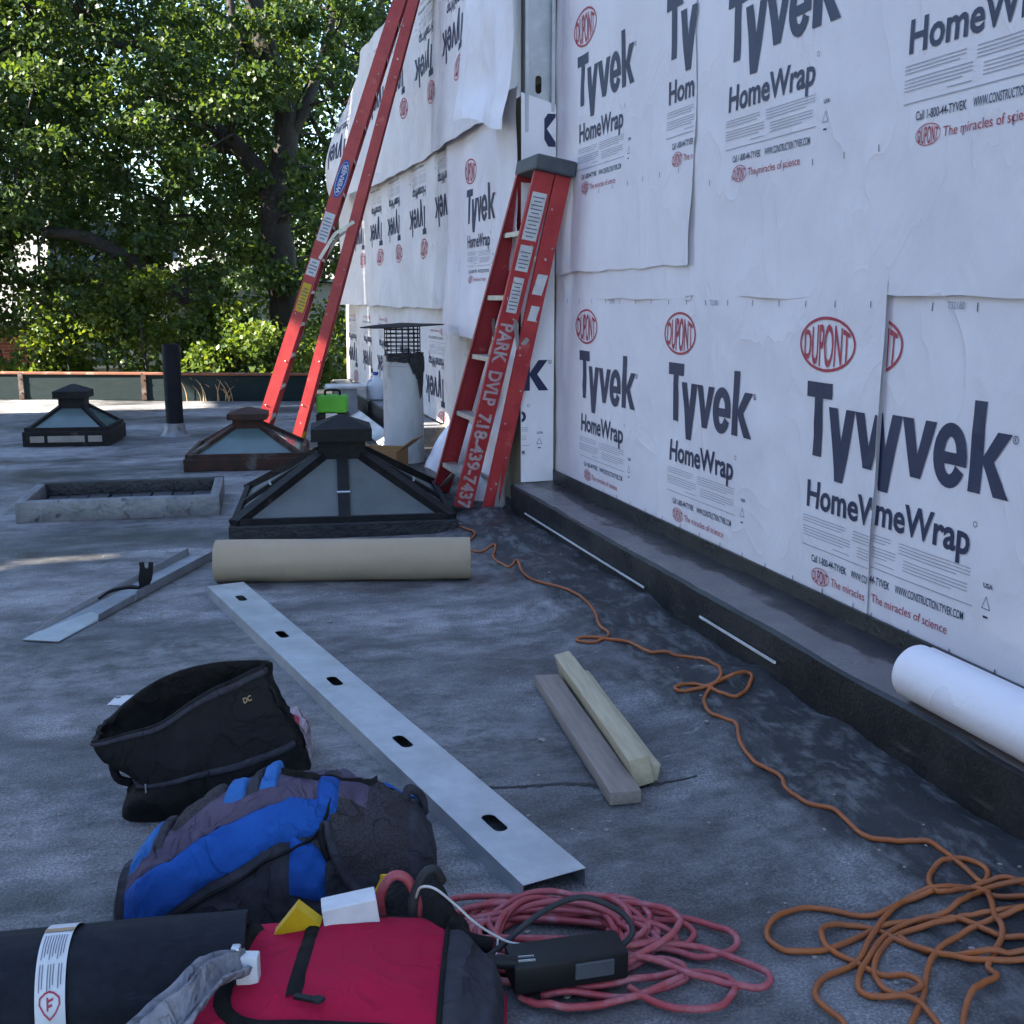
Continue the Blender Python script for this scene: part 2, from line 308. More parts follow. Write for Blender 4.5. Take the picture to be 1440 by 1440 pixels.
def ring(cx, cy, a, b, th, n=40, a0=0, a1=2*math.pi):
    v = []; f = []
    for i in range(n+1):
        t = a0+(a1-a0)*i/n
        v += [(cx+a*math.cos(t), cy+b*math.sin(t)), (cx+(a-th)*math.cos(t), cy+(b-th)*math.sin(t))]
    for i in range(n): f.append((2*i, 2*i+1, 2*i+3, 2*i+2))
    return (np.array(v), f)
def strip(x0, x1, y, h): return poly([(x0, y-h/2), (x1, y-h/2), (x1, y+h/2), (x0, y+h/2)])
def oval(acc, cx, cy, a, b, th):
    put(acc, ring(cx, cy, a, b, th))
    v, f = text2d('DUPONT', .012); wd = v[:, 0].max(); u = (v[:, 0]/wd*2-1)*.84; hgt = np.sqrt(1-(u*.98)**2)*(b-th)*.9
    put(acc, (np.stack([cx+u*a*.97, cy+(v[:, 1]*2-1)*hgt], 1), f))
def make_print():
    nav = ([], []); red = ([], []); gre = ([], [])
    # coordinates: s to the right of the big T, z above the baseline of the big word; capital .264 m
    h = .264; xh = .183; d = -.072
    put(nav, poly([(0, h), (0, h-.055), (.055, h-.055), (.055, 0), (.11, 0), (.11, h-.055), (.168, h-.055), (.168, h)]))
    put(nav, poly([(.150, xh), (.205, d), (.258, d), (.312, xh), (.258, xh), (.232, .07), (.206, xh)]))
    put(nav, poly([(.312, xh), (.372, 0), (.423, 0), (.482, xh), (.428, xh), (.399, .075), (.368, xh)]))
    # e
    outer = []; inner = []
    cx, cy, a, b = .553, .0915, .078, .098
    for i in range(25):
        t = R(-28)-R(304)*(i/24)*1.0
        t = R(-28)-(R(332))*(i/24)
        outer.append((cx+a*math.cos(t), cy+b*math.sin(t))); inner.append((cx+(a-.05)*math.cos(t), cy+(b-.042)*math.sin(t)))
    v = []; f = []
    for o_, i_ in zip(outer, inner): v += [o_, i_]
    for i in range(24): f.append((2*i, 2*i+1, 2*i+3, 2*i+2))
    put(nav, (np.array(v), f)); put(nav, strip(cx-.05, cx+a, cy-.008, .036))
    put(nav, poly([(.645, h), (.645, 0), (.698, 0), (.698, h)]))
    put(nav, poly([(.696, .105), (.752, xh), (.812, xh), (.745, .098), (.818, 0), (.755, 0), (.696, .092)]))
    put(nav, fit(text2d('R', .02), .822, .829, .012, .165)); put(nav, ring(.8255, .171, .012, .012, .0025, 14))
    put(nav, fit(text2d('HomeWrap', .024), .035, .675, .098, -.185)); put(nav, ring(.69, -.09, .009, .009, .002, 12))
    rnd = random.Random(3)
    for r_, (c0, c1) in enumerate([(.03, .31), (.03, .27), (.03, .31), (.03, .23)]):
        pass
    for (c0, c1, z0, n) in ((.02, .30, -.222, 3), (.34, .69, -.222, 4), (.02, .33, -.262, 4), (.37, .68, -.272, 4), (.22, .40, -.312, 1)):
        for k in range(n): put(gre, strip(c0, c1-(rnd.random()*.12 if k == n-1 else .004), z0-k*.0105, .0028))
    put(gre, strip(.02, .70, -.331, .0032))
    put(nav, fit(text2d('Call 1-800-44-TYVEK', .012), .085, .31, .027, -.385)); put(nav, fit(text2d('WWW.CONSTRUCTION.TYVEK.COM', .012), .34, .665, .027, -.385))
    oval(red, .145, -.432, .058, .032, .0028)
    put(red, fit(text2d('The miracles of science', .0), .215, .60, .030, -.447))
    put(nav, fit(text2d('USA', .02), .745, .785, .014, -.262))
    put(nav, ring(.76, -.312, .022, .026, .004, 3, R(90), R(450))); put(nav, strip(.75, .77, -.348, .006))
    oval(red, .11, .398, .176, .096, .0105)
    out = []
    for acc in (nav, red, gre):
        bm = BM(); v = np.concatenate(acc[0]); vv = [bm.verts.new((x, y, 0)) for x, y in v]
        for q in acc[1]:
            try: bm.faces.new([vv[i] for i in q])
            except ValueError: pass
        for k in range(1, 19):
            bmesh.ops.bisect_plane(bm, geom=bm.verts[:]+bm.edges[:]+bm.faces[:], plane_co=(-.08+k*.05, 0, 0), plane_no=(1, 0, 0))
        for k in range(1, 20):
            bmesh.ops.bisect_plane(bm, geom=bm.verts[:]+bm.edges[:]+bm.faces[:], plane_co=(0, -.48+k*.05, 0), plane_no=(0, 1, 0))
        me = bpy.data.meshes.new('print_template'); bm.to_mesh(me); bm.free(); out.append(me)
    return out
PRINT = make_print()
def stamp(parent, fn, scale=1, rot=False, s0=None, s1=None, z0=None, z1=None):
    """lay one print on a sheet. fn(s, z) -> point; clip in print coordinates (after scale, before rotation)"""
    for me, m, nm in zip(PRINT, ('navy', 'redprint', 'greyprint'), ('lettering', 'logo', 'small_print')):
        bm = BM(); bm.from_mesh(me)
        bmesh.ops.scale(bm, vec=(scale, scale, 1), verts=bm.verts)
        if rot: bmesh.ops.rotate(bm, cent=(0, 0, 0), matrix=Matrix.Rotation(math.pi, 3, 'Z'), verts=bm.verts)
        for lim, co, no in ((s0, (s0, 0, 0), (-1, 0, 0)), (s1, (s1, 0, 0), (1, 0, 0)), (z0, (0, z0, 0), (0, -1, 0)), (z1, (0, z1, 0), (0, 1, 0))):
            if lim is not None: bmesh.ops.bisect_plane(bm, geom=bm.verts[:]+bm.edges[:]+bm.faces[:], plane_co=co, plane_no=no, clear_outer=True)
        if not bm.faces: bm.free(); continue
        for v in bm.verts: v.co = fn(v.co.x, v.co.y)
        obj(nm, bm, m, parent, recalc=False)['kind'] = 'stuff'
def flat_text(bm, s, origin, sx, sy, along, up, off=.02, lift=0.0):
    v, f = text2d(s, off); along = Vector(along); up = Vector(up); n = along.cross(up).normalized()
    vv = [bm.verts.new(Vector(origin)+along*(x*sx)+up*(y*sy)+n*lift) for x, y in v]
    for q in f:
        try: bm.faces.new([vv[i] for i in q])
        except ValueError: pass
    return v[:, 0].max()*sx
# ================================================================== ROOF
WX, FX = 2.17, 2.32
def rz(x, y):
    edge = 1.87 if y < 6.5 else 2.0
    cant = smooth(1.28, edge, x)*.085 if y < 7.2 else .085*smooth(1.28, edge, x)*(1-smooth(7.2, 8, y))
    b = .006*fbm(x*1.3, y*1.3, 0)+.002*fbm(x*6, y*6, 3)
    k = smooth(1.35, 1.6, x)*(1-smooth(7, 7.6, y)); b += k*(.028*fbm(x*5, y*3.2, 7)+.011*fbm(x*15, y*9, 9))
    for ys, h in ((2.86, .005), (4.2, .004), (6.05, .005), (8.1, .005)): b += h*(1-smooth(ys-.012, ys+.012, y+.03*fbm(x*.8, ys, 5)))*.6
    return cant+b
def GR(px, py, lift=0.0):
    p = G(px, py)
    for _ in range(6): p = G(px, py, rz(p.x, p.y)+lift)
    return p
bm = BM()
xs = np.concatenate([np.arange(-9, -1.6, .25), np.arange(-1.6, 2.41, .04)]); ys = np.concatenate([np.arange(-4, 1.2, .3), np.arange(1.2, 8.2, .04), np.arange(8.2, 17.01, .12)])
V = [[bm.verts.new((x, y, rz(x, y))) for y in ys] for x in xs]
for i in range(len(xs)-1):
    for j in range(len(ys)-1): bm.faces.new((V[i][j], V[i+1][j], V[i+1][j+1], V[i][j+1]))
roof = obj('roof', bm, 'roof', None, 'all'); tag(roof, 'worn grey asphalt flat roof with scuffs and tarred edges', 'roof', kind='structure')
bm = BM(); box(bm, (-3.3, 6.5, -1.8), (11.4, 21, 3.4)); rb = obj('roof_base', bm, 'mortar'); tag(rb, 'masonry block under the flat roof', 'building', kind='structure')
def tar_seam(pts, wd, seed):
    bm = BM(); C = catmull([GR(*p) for p in pts], 14); rn = random.Random(seed); L_ = []
    for i, p in enumerate(C):
        d = (C[min(i+1, len(C)-1)]-C[max(i-1, 0)]).normalized(); n = Vector((-d.y, d.x, 0))
        fe = min(1, i/10, (len(C)-1-i)/10)+.02; a = wd*fe*(.3+1.6*abs(fbm(i*.35, seed))); b_ = wd*fe*(.3+1.6*abs(fbm(i*.3, seed+9)))
        L_.append([bm.verts.new((q.x, q.y, rz(q.x, q.y)+h)) for q, h in ((p+n*a, -.001), (p+n*a*.5, .004), (p-n*b_*.5, .004), (p-n*b_, -.001))])
    for i in range(len(L_)-1):
        for k in range(3): bm.faces.new((L_[i][k], L_[i+1][k], L_[i+1][k+1], L_[i][k+1]))
    obj('tar_seam', bm, 'tar', roof, 'all')
tar_seam([(600, 1102), (700, 1108), (800, 1103), (880, 1108), (980, 1092)], .016, 1)
# ================================================================== WRAPPED BUILDING
bld = thing('wrapped_building', 'long wall wrapped in white housewrap printed with navy words and red ovals', 'building', (WX, 6.5, 0))
def W(o): # parent keeps world coordinates
    o.matrix_parent_inverse = Matrix.Translation(Vector((-WX, -6.5, 0))); return o
def wpart(name, bm, m, sm=False): return W(obj(name, bm, m, bld, sm))
bm = BM(); box(bm, (WX+.10, 1.7, 3.6), (.14, 9.4, 7.2)); wpart('sheathing', bm, 'sheath')
bm = BM(); box(bm, (FX+.10, 10.05, 2.05), (.14, 7.3, 4.1)); wpart('sheathing', bm, 'sheath')
bm = BM(); box(bm, (FX+.10, 14.99, 1.55), (.14, 2.56, 3.1)); wpart('sheathing', bm, 'sheath')
bm = BM(); box(bm, (7.5, 16.35, 1.5), (10, .14, 3.0)); wpart('end_wall', bm, 'sheath')
bm = BM(); box(bm, (7.6, 10.05, 4.19), (10.3, 7.2, .16)); wpart('lower_roof', bm, 'bitumen')
bm = BM(); box(bm, (7.6, 14.99, 3.18), (10.3, 2.6, .14)); wpart('lower_roof', bm, 'bitumen')
bm = BM(); box(bm, (7.6, 6.47, 3.6), (10.4, .14, 7.2)); wpart('end_wall', bm, 'sheath')
bm = BM(); box(bm, (7.4, 1.7, 7.3), (10.6, 9.6, .18)); wpart('upper_roof', bm, 'bitumen')
def disp(y, z, sd):
    d = .009*fbm(y*1.1, z*1.1, sd)+.004*fbm(y*3.2+z, z*2.2-y*.6, sd+4)+.003*max(0, .15-abs(fbm(y*1.4+z*.7, z*1.1-y*.5, sd+9)))/.15
    return d
FOLDS = [(4.0, 1.30, 3.72, 1.12, .007, .03), (4.3, 1.34, 4.15, 1.22, .006, .03), (5.15, 1.36, 4.95, 1.25, .006, .025), (3.75, .95, 4.02, .70, .005, .04)]
def fold(y, z):
    s = 0
    for y0, z0, y1, z1, a, wd in FOLDS:
        dx, dz = y1-y0, z1-z0; L2 = dx*dx+dz*dz; t = min(1, max(0, ((y-y0)*dx+(z-z0)*dz)/L2)); d2 = (y-y0-t*dx)**2+(z-z0-t*dz)**2
        s += a*math.exp(-d2/(wd*wd))*math.sin(math.pi*(.15+.7*t))
    return s
def sheet(name, y0, y1, z0, z1, xp, sd, m='wrap', ext=None, res=.05, thick=True, edge=.006, yend=None):
    """a hanging sheet on a wall facing -X; returns (object, fn(y,z)->point)"""
    def pt(y, z, lift=0.0):
        e = ext(y, z) if ext else 0
        return Vector((xp-disp(y, z, sd)-fold(y, z)-e-lift, y, z))
    bm = BM(); nu = max(2, int(abs(y1-y0)/res)); nv = max(2, int((z1-z0)/res))
    def f(u, v):
        z = lerp(z0, z1, v); y = lerp(yend(z) if yend else y0, y1, u)
        y += edge*fbm(z*2.1, sd, 3)*(1 if u in (0, 1) else 0); z += edge*fbm(y*1.7, sd, 8)*(1 if v in (0, 1) else 0)
        return pt(y, z)
    grid(bm, f, nu, nv)
    return wpart(name, bm, m, 'all'), pt
LIFT = .0022
def prn(sh, pt, Y0, zb, scale=1, rot=False, y_min=None, y_max=None, z_min=None, z_max=None):
    """print whose big T starts at Y0, baseline at zb"""
    s0 = None if y_max is None else Y0-y_max; s1 = None if y_min is None else Y0-y_min
    def c(v): return None if v is None else v-zb
    stamp(sh, lambda s, z: pt(Y0-s, zb+z, LIFT), scale, rot, s0, s1, c(z_min), c(z_max))
def dashes(sh, pt, yy, zf, hh=.022):
    bm = BM()
    for y in yy:
        z = zf(y); ps = [pt(y-.002, z-hh/2, LIFT), pt(y+.002, z-hh/2, LIFT), pt(y+.002, z+hh/2, LIFT), pt(y-.002, z+hh/2, LIFT)]
        bm.faces.new([bm.verts.new(p) for p in ps])
    obj('tick_marks', bm, 'navy', sh)['kind'] = 'stuff'
# near wall
lo1, p_lo1 = sheet('wrap_sheet', 6.425, 3.118, .312, 1.42, WX-.006, 1)
lo2, p_lo2 = sheet('wrap_sheet', 3.16, -2.5, .300, 1.42, WX-.0, 2, ext=lambda y, z: 0)
up3, p_up3 = sheet('wrap_sheet', 4.62, -2.5, 1.372, 5.2, WX-.010, 3, edge=.02)
up1, p_up1 = sheet('wrap_sheet', 6.425, 4.555, 1.505, 5.2, WX-.0165, 4, ext=lambda y, z: .012*math.exp(-((y-4.56)/.04)**2)*smooth(2.0, 1.6, z), edge=.03)
up0, p_up0 = sheet('wrap_sheet', 6.42, 4.55, 1.36, 1.9, WX-.0085, 6, edge=.02)
for Y0 in (5.99, 4.775): prn(lo1, p_lo1, Y0, .808)
prn(lo1, p_lo1, 3.56, .808, y_min=3.121); prn(lo2, p_lo2, 3.32, .815, y_max=3.119); prn(lo2, p_lo2, 2.11, .815)
prn(up1, p_up1, 6.055, 2.385); prn(up1, p_up1, 4.865, 2.40, y_min=4.56)
for Y0 in (4.285, 3.105, 1.91): prn(up3, p_up3, Y0, 2.282-.006*(4.285-Y0))
dashes(lo1, p_lo1, np.arange(3.2, 6.3, .2), lambda y: 1.345); dashes(lo2, p_lo2, np.arange(.5, 3.1, .2), lambda y: 1.34, .026)
dashes(up3, p_up3, np.arange(.6, 4.5, .2), lambda y: 1.83-.004*(2.6-y)); dashes(up1, p_up1, np.arange(4.7, 6.0, .2), lambda y: 1.92)
dashes(lo1, p_lo1, np.arange(3.2, 5.9, .2), lambda y: .326); dashes(lo2, p_lo2, np.arange(.7, 3.1, .2), lambda y: .318)
bm = BM()
for y in (5.55, 4.36, 2.83):
    f = (p_lo1 if y > 3.1 else p_lo2); p = f(y, 1.335, LIFT+.002); flat_text(bm, 'T32180', p, .018, .022, (0, -1, 0), (0, 0, 1), .01)
obj('roll_code', bm, 'greyprint', lo1)['kind'] = 'stuff'
# black flashing strip on the wall above the curb
bm = BM(); box(bm, (WX-.018, 1.95, .285), (.012, 8.94, .075)); wpart('wall_flashing', bm, 'bitumen')
# projecting pier with an open metal stud
CX0, CY0, CY1 = 1.95, 6.43, 6.98
bm = BM(); box(bm, (CX0+.18, (CY0+CY1)/2+.02, 1.30), (.31, CY1-CY0-.05, 2.44)); wpart('pier', bm, 'sheath')
bm = BM(); box(bm, (CX0+.25, (CY0+CY1)/2+.03, 4.9), (.2, CY1-CY0-.12, 4.6)); wpart('pier', bm, 'sheath')
def open_stud():
    bm = BM(); x0, x1 = CX0+.012, WX-.03; y = CY0+.012; zlo, zhi = 2.3, 5.0; hz = 2.57
    def rect_hole(cx, cz, a, b, zl, zh):
        n = 24; hole = []; out = []
        for i in range(n):
            t = 2*math.pi*i/n; ct, st = math.cos(t), math.sin(t); hole.append((cx+a*ct, cz+(b-a)*(1 if st > .01 else -1 if st < -.01 else 0)+a*st))
            k = min((x1-x0)/2/abs(ct) if abs(ct) > 1e-6 else 1e9, (zh-zl)/2/abs(st) if abs(st) > 1e-6 else 1e9); out.append(((x0+x1)/2+ct*k, (zl+zh)/2+st*k))
        H = [bm.verts.new((p[0], y, p[1])) for p in hole]; O = [bm.verts.new((p[0], y, p[1])) for p in out]
        for i in range(n): bm.faces.new((H[i], H[(i+1) % n], O[(i+1) % n], O[i]))
    hw = (x1-x0)/2; rect_hole((x0+x1)/2, hz, .019, .05, hz-hw, hz+hw)
    for za, zb in ((zlo, hz-hw), (hz+hw, zhi)): bm.faces.new([bm.verts.new(p) for p in ((x0, y, za), (x1, y, za), (x1, y, zb), (x0, y, zb))])
    thicken(bm, .003)
    for xx, s in ((x0, 1), (x1, -1)):
        box(bm, (xx, y-.018, (zlo+zhi)/2), (.003, .042, zhi-zlo)); box(bm, (xx+s*.011, y-.038, (zlo+zhi)/2), (.018, .003, zhi-zlo))
    wpart('metal_stud', bm, 'galv')
open_stud()
def face_sheet(x0, x1, z0, z1, y, sd, topslope=0, m='wrap'):
    def pt(x, z, lift=0.0): return Vector((x, y-.012*fbm(x*3, z*1.6, sd)-lift, z))
    bm = BM()
    def f(u, v):
        x = lerp(x0, x1, u); zt = z1-topslope*u; z = lerp(z0, zt, v); return pt(x, z)
    grid(bm, f, 10, 50); return wpart('wrap_sheet', bm, m, 'all'), pt
fs, p_fs = face_sheet(CX0-.012, WX-.022, .256, 2.52, CY0-.022, 11, topslope=.06)
def prf(X0, zb, scale, x_min, x_max, z_min=None, z_max=None):
    stamp(fs, lambda s, z: p_fs(X0+s, zb+z, .0025), scale, False, x_min-X0, x_max-X0, None if z_min is None else z_min-zb, None if z_max is None else z_max-zb)
prf(2.114-.818, .812, 1.0, CX0-.008, WX-.026, z_min=.30, z_max=1.8)
prf(2.155-.81, 2.225, 1.0, CX0+.125, WX-.026, z_min=2.0, z_max=2.44)
# side of the pier and its loose skirt spilling on to the roof
def pier_side(y, z):
    return .03+.02*fbm(y*2.5, z*1.5, 21)+.13*smooth(.75, .05, z)*(.7+.5*math.sin(y*14))+.03*math.exp(-((z-.5)/.15)**2)
ps, p_ps = sheet('wrap_sheet', CY1-.08, CY0-.01, .06, 2.56, CX0, 12, ext=pier_side, res=.035, edge=.02)
# far wall
def bil_lo(y, z): return .012+.02*smooth(15, 16.4, y)+.01*fbm(y*.8, z*.8, 31)
def bil_mid(y, z): return .03+.05*smooth(1.9, 1.25, z)*(.6+.4*math.sin(y*2.1))+.10*smooth(14.6, 16.2, y)+.02*fbm(y*1.2, z, 33)
def bil_up(y, z): return .06+.05*(.5+.5*math.sin(y*1.3+z))*smooth(3.9, 2.7, z)+.30*smooth(13.2, 15.4, y)*math.exp(-((z-3.0)/.7)**2)+.03*fbm(y*1.1, z*.9, 35)
fl, p_fl = sheet('wrap_sheet', 16.30, 6.95, .205, 1.40, FX, 21, 'wrap_old', bil_lo, .08)
fm, p_fm = sheet('wrap_sheet', 16.0, 8.0, 1.262, 2.78, FX-.01, 22, 'wrap_old', bil_mid, .08, edge=.02)
fu, p_fu = sheet('wrap_sheet', 15.5, 7.0, 2.62, 4.24, FX-.025, 23, 'wrap_old', bil_up, .08, edge=.03, yend=lambda z: 15.35-1.35*smooth(3.35, 4.2, z))
fr, p_fr = sheet('wrap_sheet', 9.56, 6.85, 1.05, 2.74, FX-.075, 24, 'wrap', lambda y, z: .03*math.exp(-((y-9.5)/.06)**2)+.06*smooth(1.8, 1.05, z)+.02*fbm(y*2, z*1.2, 41), .06, edge=.02)
for Y0 in (13.1, 11.9, 10.65, 14.35): prn(fm, p_fm, Y0, 1.955+.264, rot=True, z_min=1.3)
prn(fm, p_fm, 9.42, 1.99+.264, rot=True, y_min=9.57)
for Y0, zz in ((12.45, 3.34), (11.25, 3.33), (10.02, 3.28), (8.85, 3.27)): prn(fu, p_fu, Y0, zz+.264, rot=True)
prn(fu, p_fu, 14.35, 3.0+.30, 1.15, True, y_max=15.2)
for Y0, zz in ((15.4, .41), (14.15, .41), (12.95, .40), (10.05, .35), (11.6, .38)): prn(fl, p_fl, Y0, zz+.264, rot=True, z_min=.22, z_max=1.25)
prn(fr, p_fr, 8.9, 2.2-.264, z_min=1.2)
# loose flap hanging over the pier
def flap_f(u, v):
    y = lerp(7.62, 6.40, u); z = lerp(lerp(2.52, 2.34, u)+.03*math.sin(u*5), 5.2, v)
    x = 1.90-.05*math.sin(u*math.pi)-.06*(1-v)*math.sin(u*7+1)*.5-.06*fbm(u*2.2, v*4, 51)-.05*math.exp(-(v/.05)**2)+.10*v
    return Vector((x, y, z))
bm = BM(); grid(bm, flap_f, 26, 50); wpart('loose_flap', bm, 'wrap', 'all')
# ================================================================== CURBS
cb = thing('wall_curb', 'low black membrane covered curb along the foot of the wrapped wall', 'curb', (1.87, 3, 0))
def curb_piece(y0, y1, x0, z1, name='curb_section'):
    bm = BM(); n = max(2, int((y1-y0)/.08)); rings = []
    for i in range(n+1):
        y = lerp(y0, y1, i/n); w1 = .008*fbm(y*2, x0, 1)+.004*fbm(y*7, x0, 3); w2 = .007*fbm(y*2.3, x0, 7)+.003*fbm(y*8, x0, 5)
        pr = [(x0+w1+.012, .02), (x0+w1, .10), (x0+w2, z1-.012), (x0+w2+.012, z1+w1), (x0+.16, z1+w2+.002), (WX-.012, z1+.006), (WX-.012, .02)]
        rings.append([bm.verts.new((a-1.87, y-3, b)) for a, b in pr])
    for i in range(n):
        for k in range(6):
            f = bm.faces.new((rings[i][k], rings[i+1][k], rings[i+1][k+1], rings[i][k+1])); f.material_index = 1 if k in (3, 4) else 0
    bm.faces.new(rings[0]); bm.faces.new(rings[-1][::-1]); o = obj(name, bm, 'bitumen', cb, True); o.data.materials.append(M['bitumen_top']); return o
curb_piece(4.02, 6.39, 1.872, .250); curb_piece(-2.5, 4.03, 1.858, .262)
for a, b in (((738, 722), (905, 826)), ((984, 867), (1090, 932))):
    bm = BM(); p0 = PX(*a, 1.862 if a[0] < 900 else 1.848); p1 = PX(*b, 1.862 if a[0] < 900 else 1.848)
    o = Vector((1.87, 3, 0)); beam(bm, p0-o, p1-o, rectp(.008, .006), (0, 0, 1)); obj('metal_edge', bm, 'white_metal', cb)
fc = thing('far_wall_curb', 'far curb with grey top and mossy face below the upside down lettering', 'curb', (2.0, 11, 0))
bm = BM(); box(bm, (.175, 2.1, .075), (.25, 6.2, .23), bevel=.012); obj('curb_body', bm, 'silver', fc)
bm = BM(); box(bm, (.038, 2.1, .09), (.02, 6.15, .17)); obj('curb_face', bm, 'tar', fc)
bm = BM(); p0 = G(489, 575, .05); p1 = G(546, 622, .05); o = Vector((2, 11, 0)); beam(bm, p0-o, p1-o, rectp(.15, .012), EX+Vector((0, 0, .55))); obj('white_fascia_strip', bm, 'white_metal', fc)
# ================================================================== PARAPET
pa = thing('parapet', 'dark teal metal parapet with rusty coping at the far roof edge', 'parapet', (0, 0, 0))
A = G(0, 562); B = G(430, 565); dirv = (B-A).normalized(); pn = Vector((-dirv.y, dirv.x, 0)); rotp = math.atan2(dirv.y, dirv.x)
L_ = (B-A).length
cuts = [-7.0, -3.2, .32, 2.02, L_+.12]
for k in range(4):
    c = A+dirv*((cuts[k]+cuts[k+1])/2)+pn*.06; bm = BM(); box(bm, c+Vector((0, 0, .17)), (cuts[k+1]-cuts[k]-.008, .10, .34), rotz(rotp), .008); obj('panel', bm, 'teal', pa)
    bm = BM(); box(bm, c+Vector((0, 0, .357)), (cuts[k+1]-cuts[k]-.004, .15, .03), rotz(rotp+.002*k), .006); obj('coping', bm, 'ruststrip', pa)
for s in (-3.2, .32, 2.02):
    bm = BM(); box(bm, A+dirv*s+Vector((0, 0, .19))-pn*.004, (.07, .03, .36), rotz(rotp), .004); br = obj('bracket', bm, 'rust', pa)
    for zz in (.1, .28):
        bm = BM(); lathe(bm, [(.012, 0), (.012, .012)], A+dirv*s+Vector((0, 0, zz))-pn*.02, 8, frame_m(dirv, Vector((0, 0, 1)), -pn)); obj('bolt', bm, 'rust', br)
def weeds(px, py, n, h, sd, label, spread=.25):
    t = thing('dry_weeds', label, 'weeds', G(px, py)); rn = random.Random(sd); bm = BM()
    for i in range(n):
        b = Vector((rn.gauss(0, spread*.4), rn.gauss(-.06, .05), 0)); a = rn.uniform(0, 6.28); l = h*rn.uniform(.5, 1.1); bend = rn.uniform(.1, .6)
        pth = [b+Vector((math.cos(a)*bend*l*t_*t_, math.sin(a)*bend*l*t_*t_*.5, l*t_*(1-.35*bend*t_))) for t_ in (0, .3, .6, .85, 1)]
        tube(bm, pth, [.006, .005, .004, .003, .001], 4, False)
    obj('blades', bm, 'dryweed', t)
weeds(328, 563, 46, .36, 1, 'dry straw coloured weeds against the parapet beside the red ladder', .3); weeds(288, 563, 14, .34, 2, 'small wisp of dry weeds by the black vent pipe')
# ================================================================== SKYLIGHTS
def skylight(name, label, ctr, rot, sx, sy, ch, topz, th, caph, frame, glass, curbm, barw, mids, capm, slots=False):
    t = thing(name, label, 'skylight', ctr, rot, 'pyramid skylights')
    hx, hy = sx/2, sy/2
    bm = BM()
    for s in (-1, 1):
        box(bm, (0, s*(hy-.03), ch/2), (sx, .06, ch), bevel=.008); box(bm, (s*(hx-.03), 0, ch/2), (.06, sy-.12, ch), bevel=.008)
    obj('curb', bm, curbm, t)
    if slots:
        for xx, ww in ((-.33, .16), (0, .42), (.33, .16)):
            bm = BM(); box(bm, (xx*sx, -hy-.004, ch*.5), (ww*sx, .012, ch*.42), bevel=.003); obj('panel', bm, 'mortar', t)
    b0 = [(-hx+.03, -hy+.03), (hx-.03, -hy+.03), (hx-.03, hy-.03), (-hx+.03, hy-.03)]; t0 = [(-th, -th), (th, -th), (th, th), (-th, th)]
    for i in range(4):
        j = (i+1) % 4; n = 2 if mids else 1
        for k in range(n):
            f0, f1 = k/n, (k+1)/n; P = [Vector((*[lerp(b0[i][q], b0[j][q], f) for q in (0, 1)], ch)) for f in (f0, f1)]; Q = [Vector((*[lerp(t0[i][q], t0[j][q], f) for q in (0, 1)], topz)) for f in (f1, f0)]
            bm = BM(); pts = P+Q; nrm = (P[1]-P[0]).cross(Q[0]-P[0]).normalized(); prism(bm, pts, nrm*-.008); obj('pane', bm, glass, t)
        bm = BM(); beam(bm, (*b0[i], ch+.005), (*t0[i], topz+.012), rectp(barw*1.15, barw*.8), Vector((b0[i][1], -b0[i][0], 0))); hb = obj('hip_bar', bm, frame, t)
        if mids:
            pm = [(b0[i][q]+b0[j][q])/2 for q in (0, 1)]; tm = [(t0[i][q]+t0[j][q])/2 for q in (0, 1)]
            bm = BM(); beam(bm, (*pm, ch+.004), (*tm, topz+.01), rectp(barw*1.1, barw*.7), Vector((b0[j][0]-b0[i][0], b0[j][1]-b0[i][1], 0))); obj('glazing_bar', bm, frame, t)
            bm = BM(); f = .36; q = Vector((*[lerp(pm[k], tm[k], f) for k in (0, 1)], lerp(ch, topz, f)+.03)); d = (Vector((*tm, topz))-Vector((*pm, ch))).normalized()
            beam(bm, q-d*.006, q+d*.006, rectp(barw*1.25, barw*.3), Vector((b0[j][0]-b0[i][0], b0[j][1]-b0[i][1], 0))); obj('clip', bm, 'galv', t)
        bm = BM(); beam(bm, (*b0[i], ch+.012), (*b0[j], ch+.012), rectp(.045, .03), Vector((0, 0, 1))); obj('sill_bar', bm, frame, t)
    cz = topz
    bm = BM(); box(bm, (0, 0, cz+caph*.22), (th*2+.03, th*2+.03, caph*.5)); obj('neck', bm, capm, t)
    ow = th+.055; bm = BM(); lo_ = [(-ow, -ow, cz+caph*.42), (ow, -ow, cz+caph*.42), (ow, ow, cz+caph*.42), (-ow, ow, cz+caph*.42)]
    r0 = [bm.verts.new(p) for p in lo_]; r1 = [bm.verts.new((p[0], p[1], cz+caph*.72)) for p in lo_]; r2 = [bm.verts.new((p[0]*.12, p[1]*.12, cz+caph)) for p in lo_]
    bm.faces.new(r0[::-1]); bm.faces.new(r2)
    for a, b in ((r0, r1), (r1, r2)):
        for i in range(4): bm.faces.new((a[i], a[(i+1) % 4], b[(i+1) % 4], b[i]))
    obj('vent_cap', bm, capm, t); return t
rot_h = R(-7); fl_ = G(322, 762); c_h = fl_+rotz(rot_h) @ Vector((.655, .655, 0))
hero = skylight('pyramid_skylight', 'large pyramid skylight with tarred black bars and frosted panes beside the paper roll', c_h, rot_h, 1.31, 1.31, .088, .395, .13, .25, 'blackframe', 'wireglass', 'tar', .062, True, 'blackframe')
skylight('pyramid_skylight', 'small dark pyramid skylight with slotted curb and peaked cap near the far parapet', G(90, 628)+Vector((.08, .38, 0)), R(-8), .78, .78, .14, .335, .10, .215, 'blackframe', 'greenglass', 'blackframe', .035, False, 'blackframe', True)
c_m = G(258, 664)+rotz(R(-8)) @ Vector((.48, .48, 0))
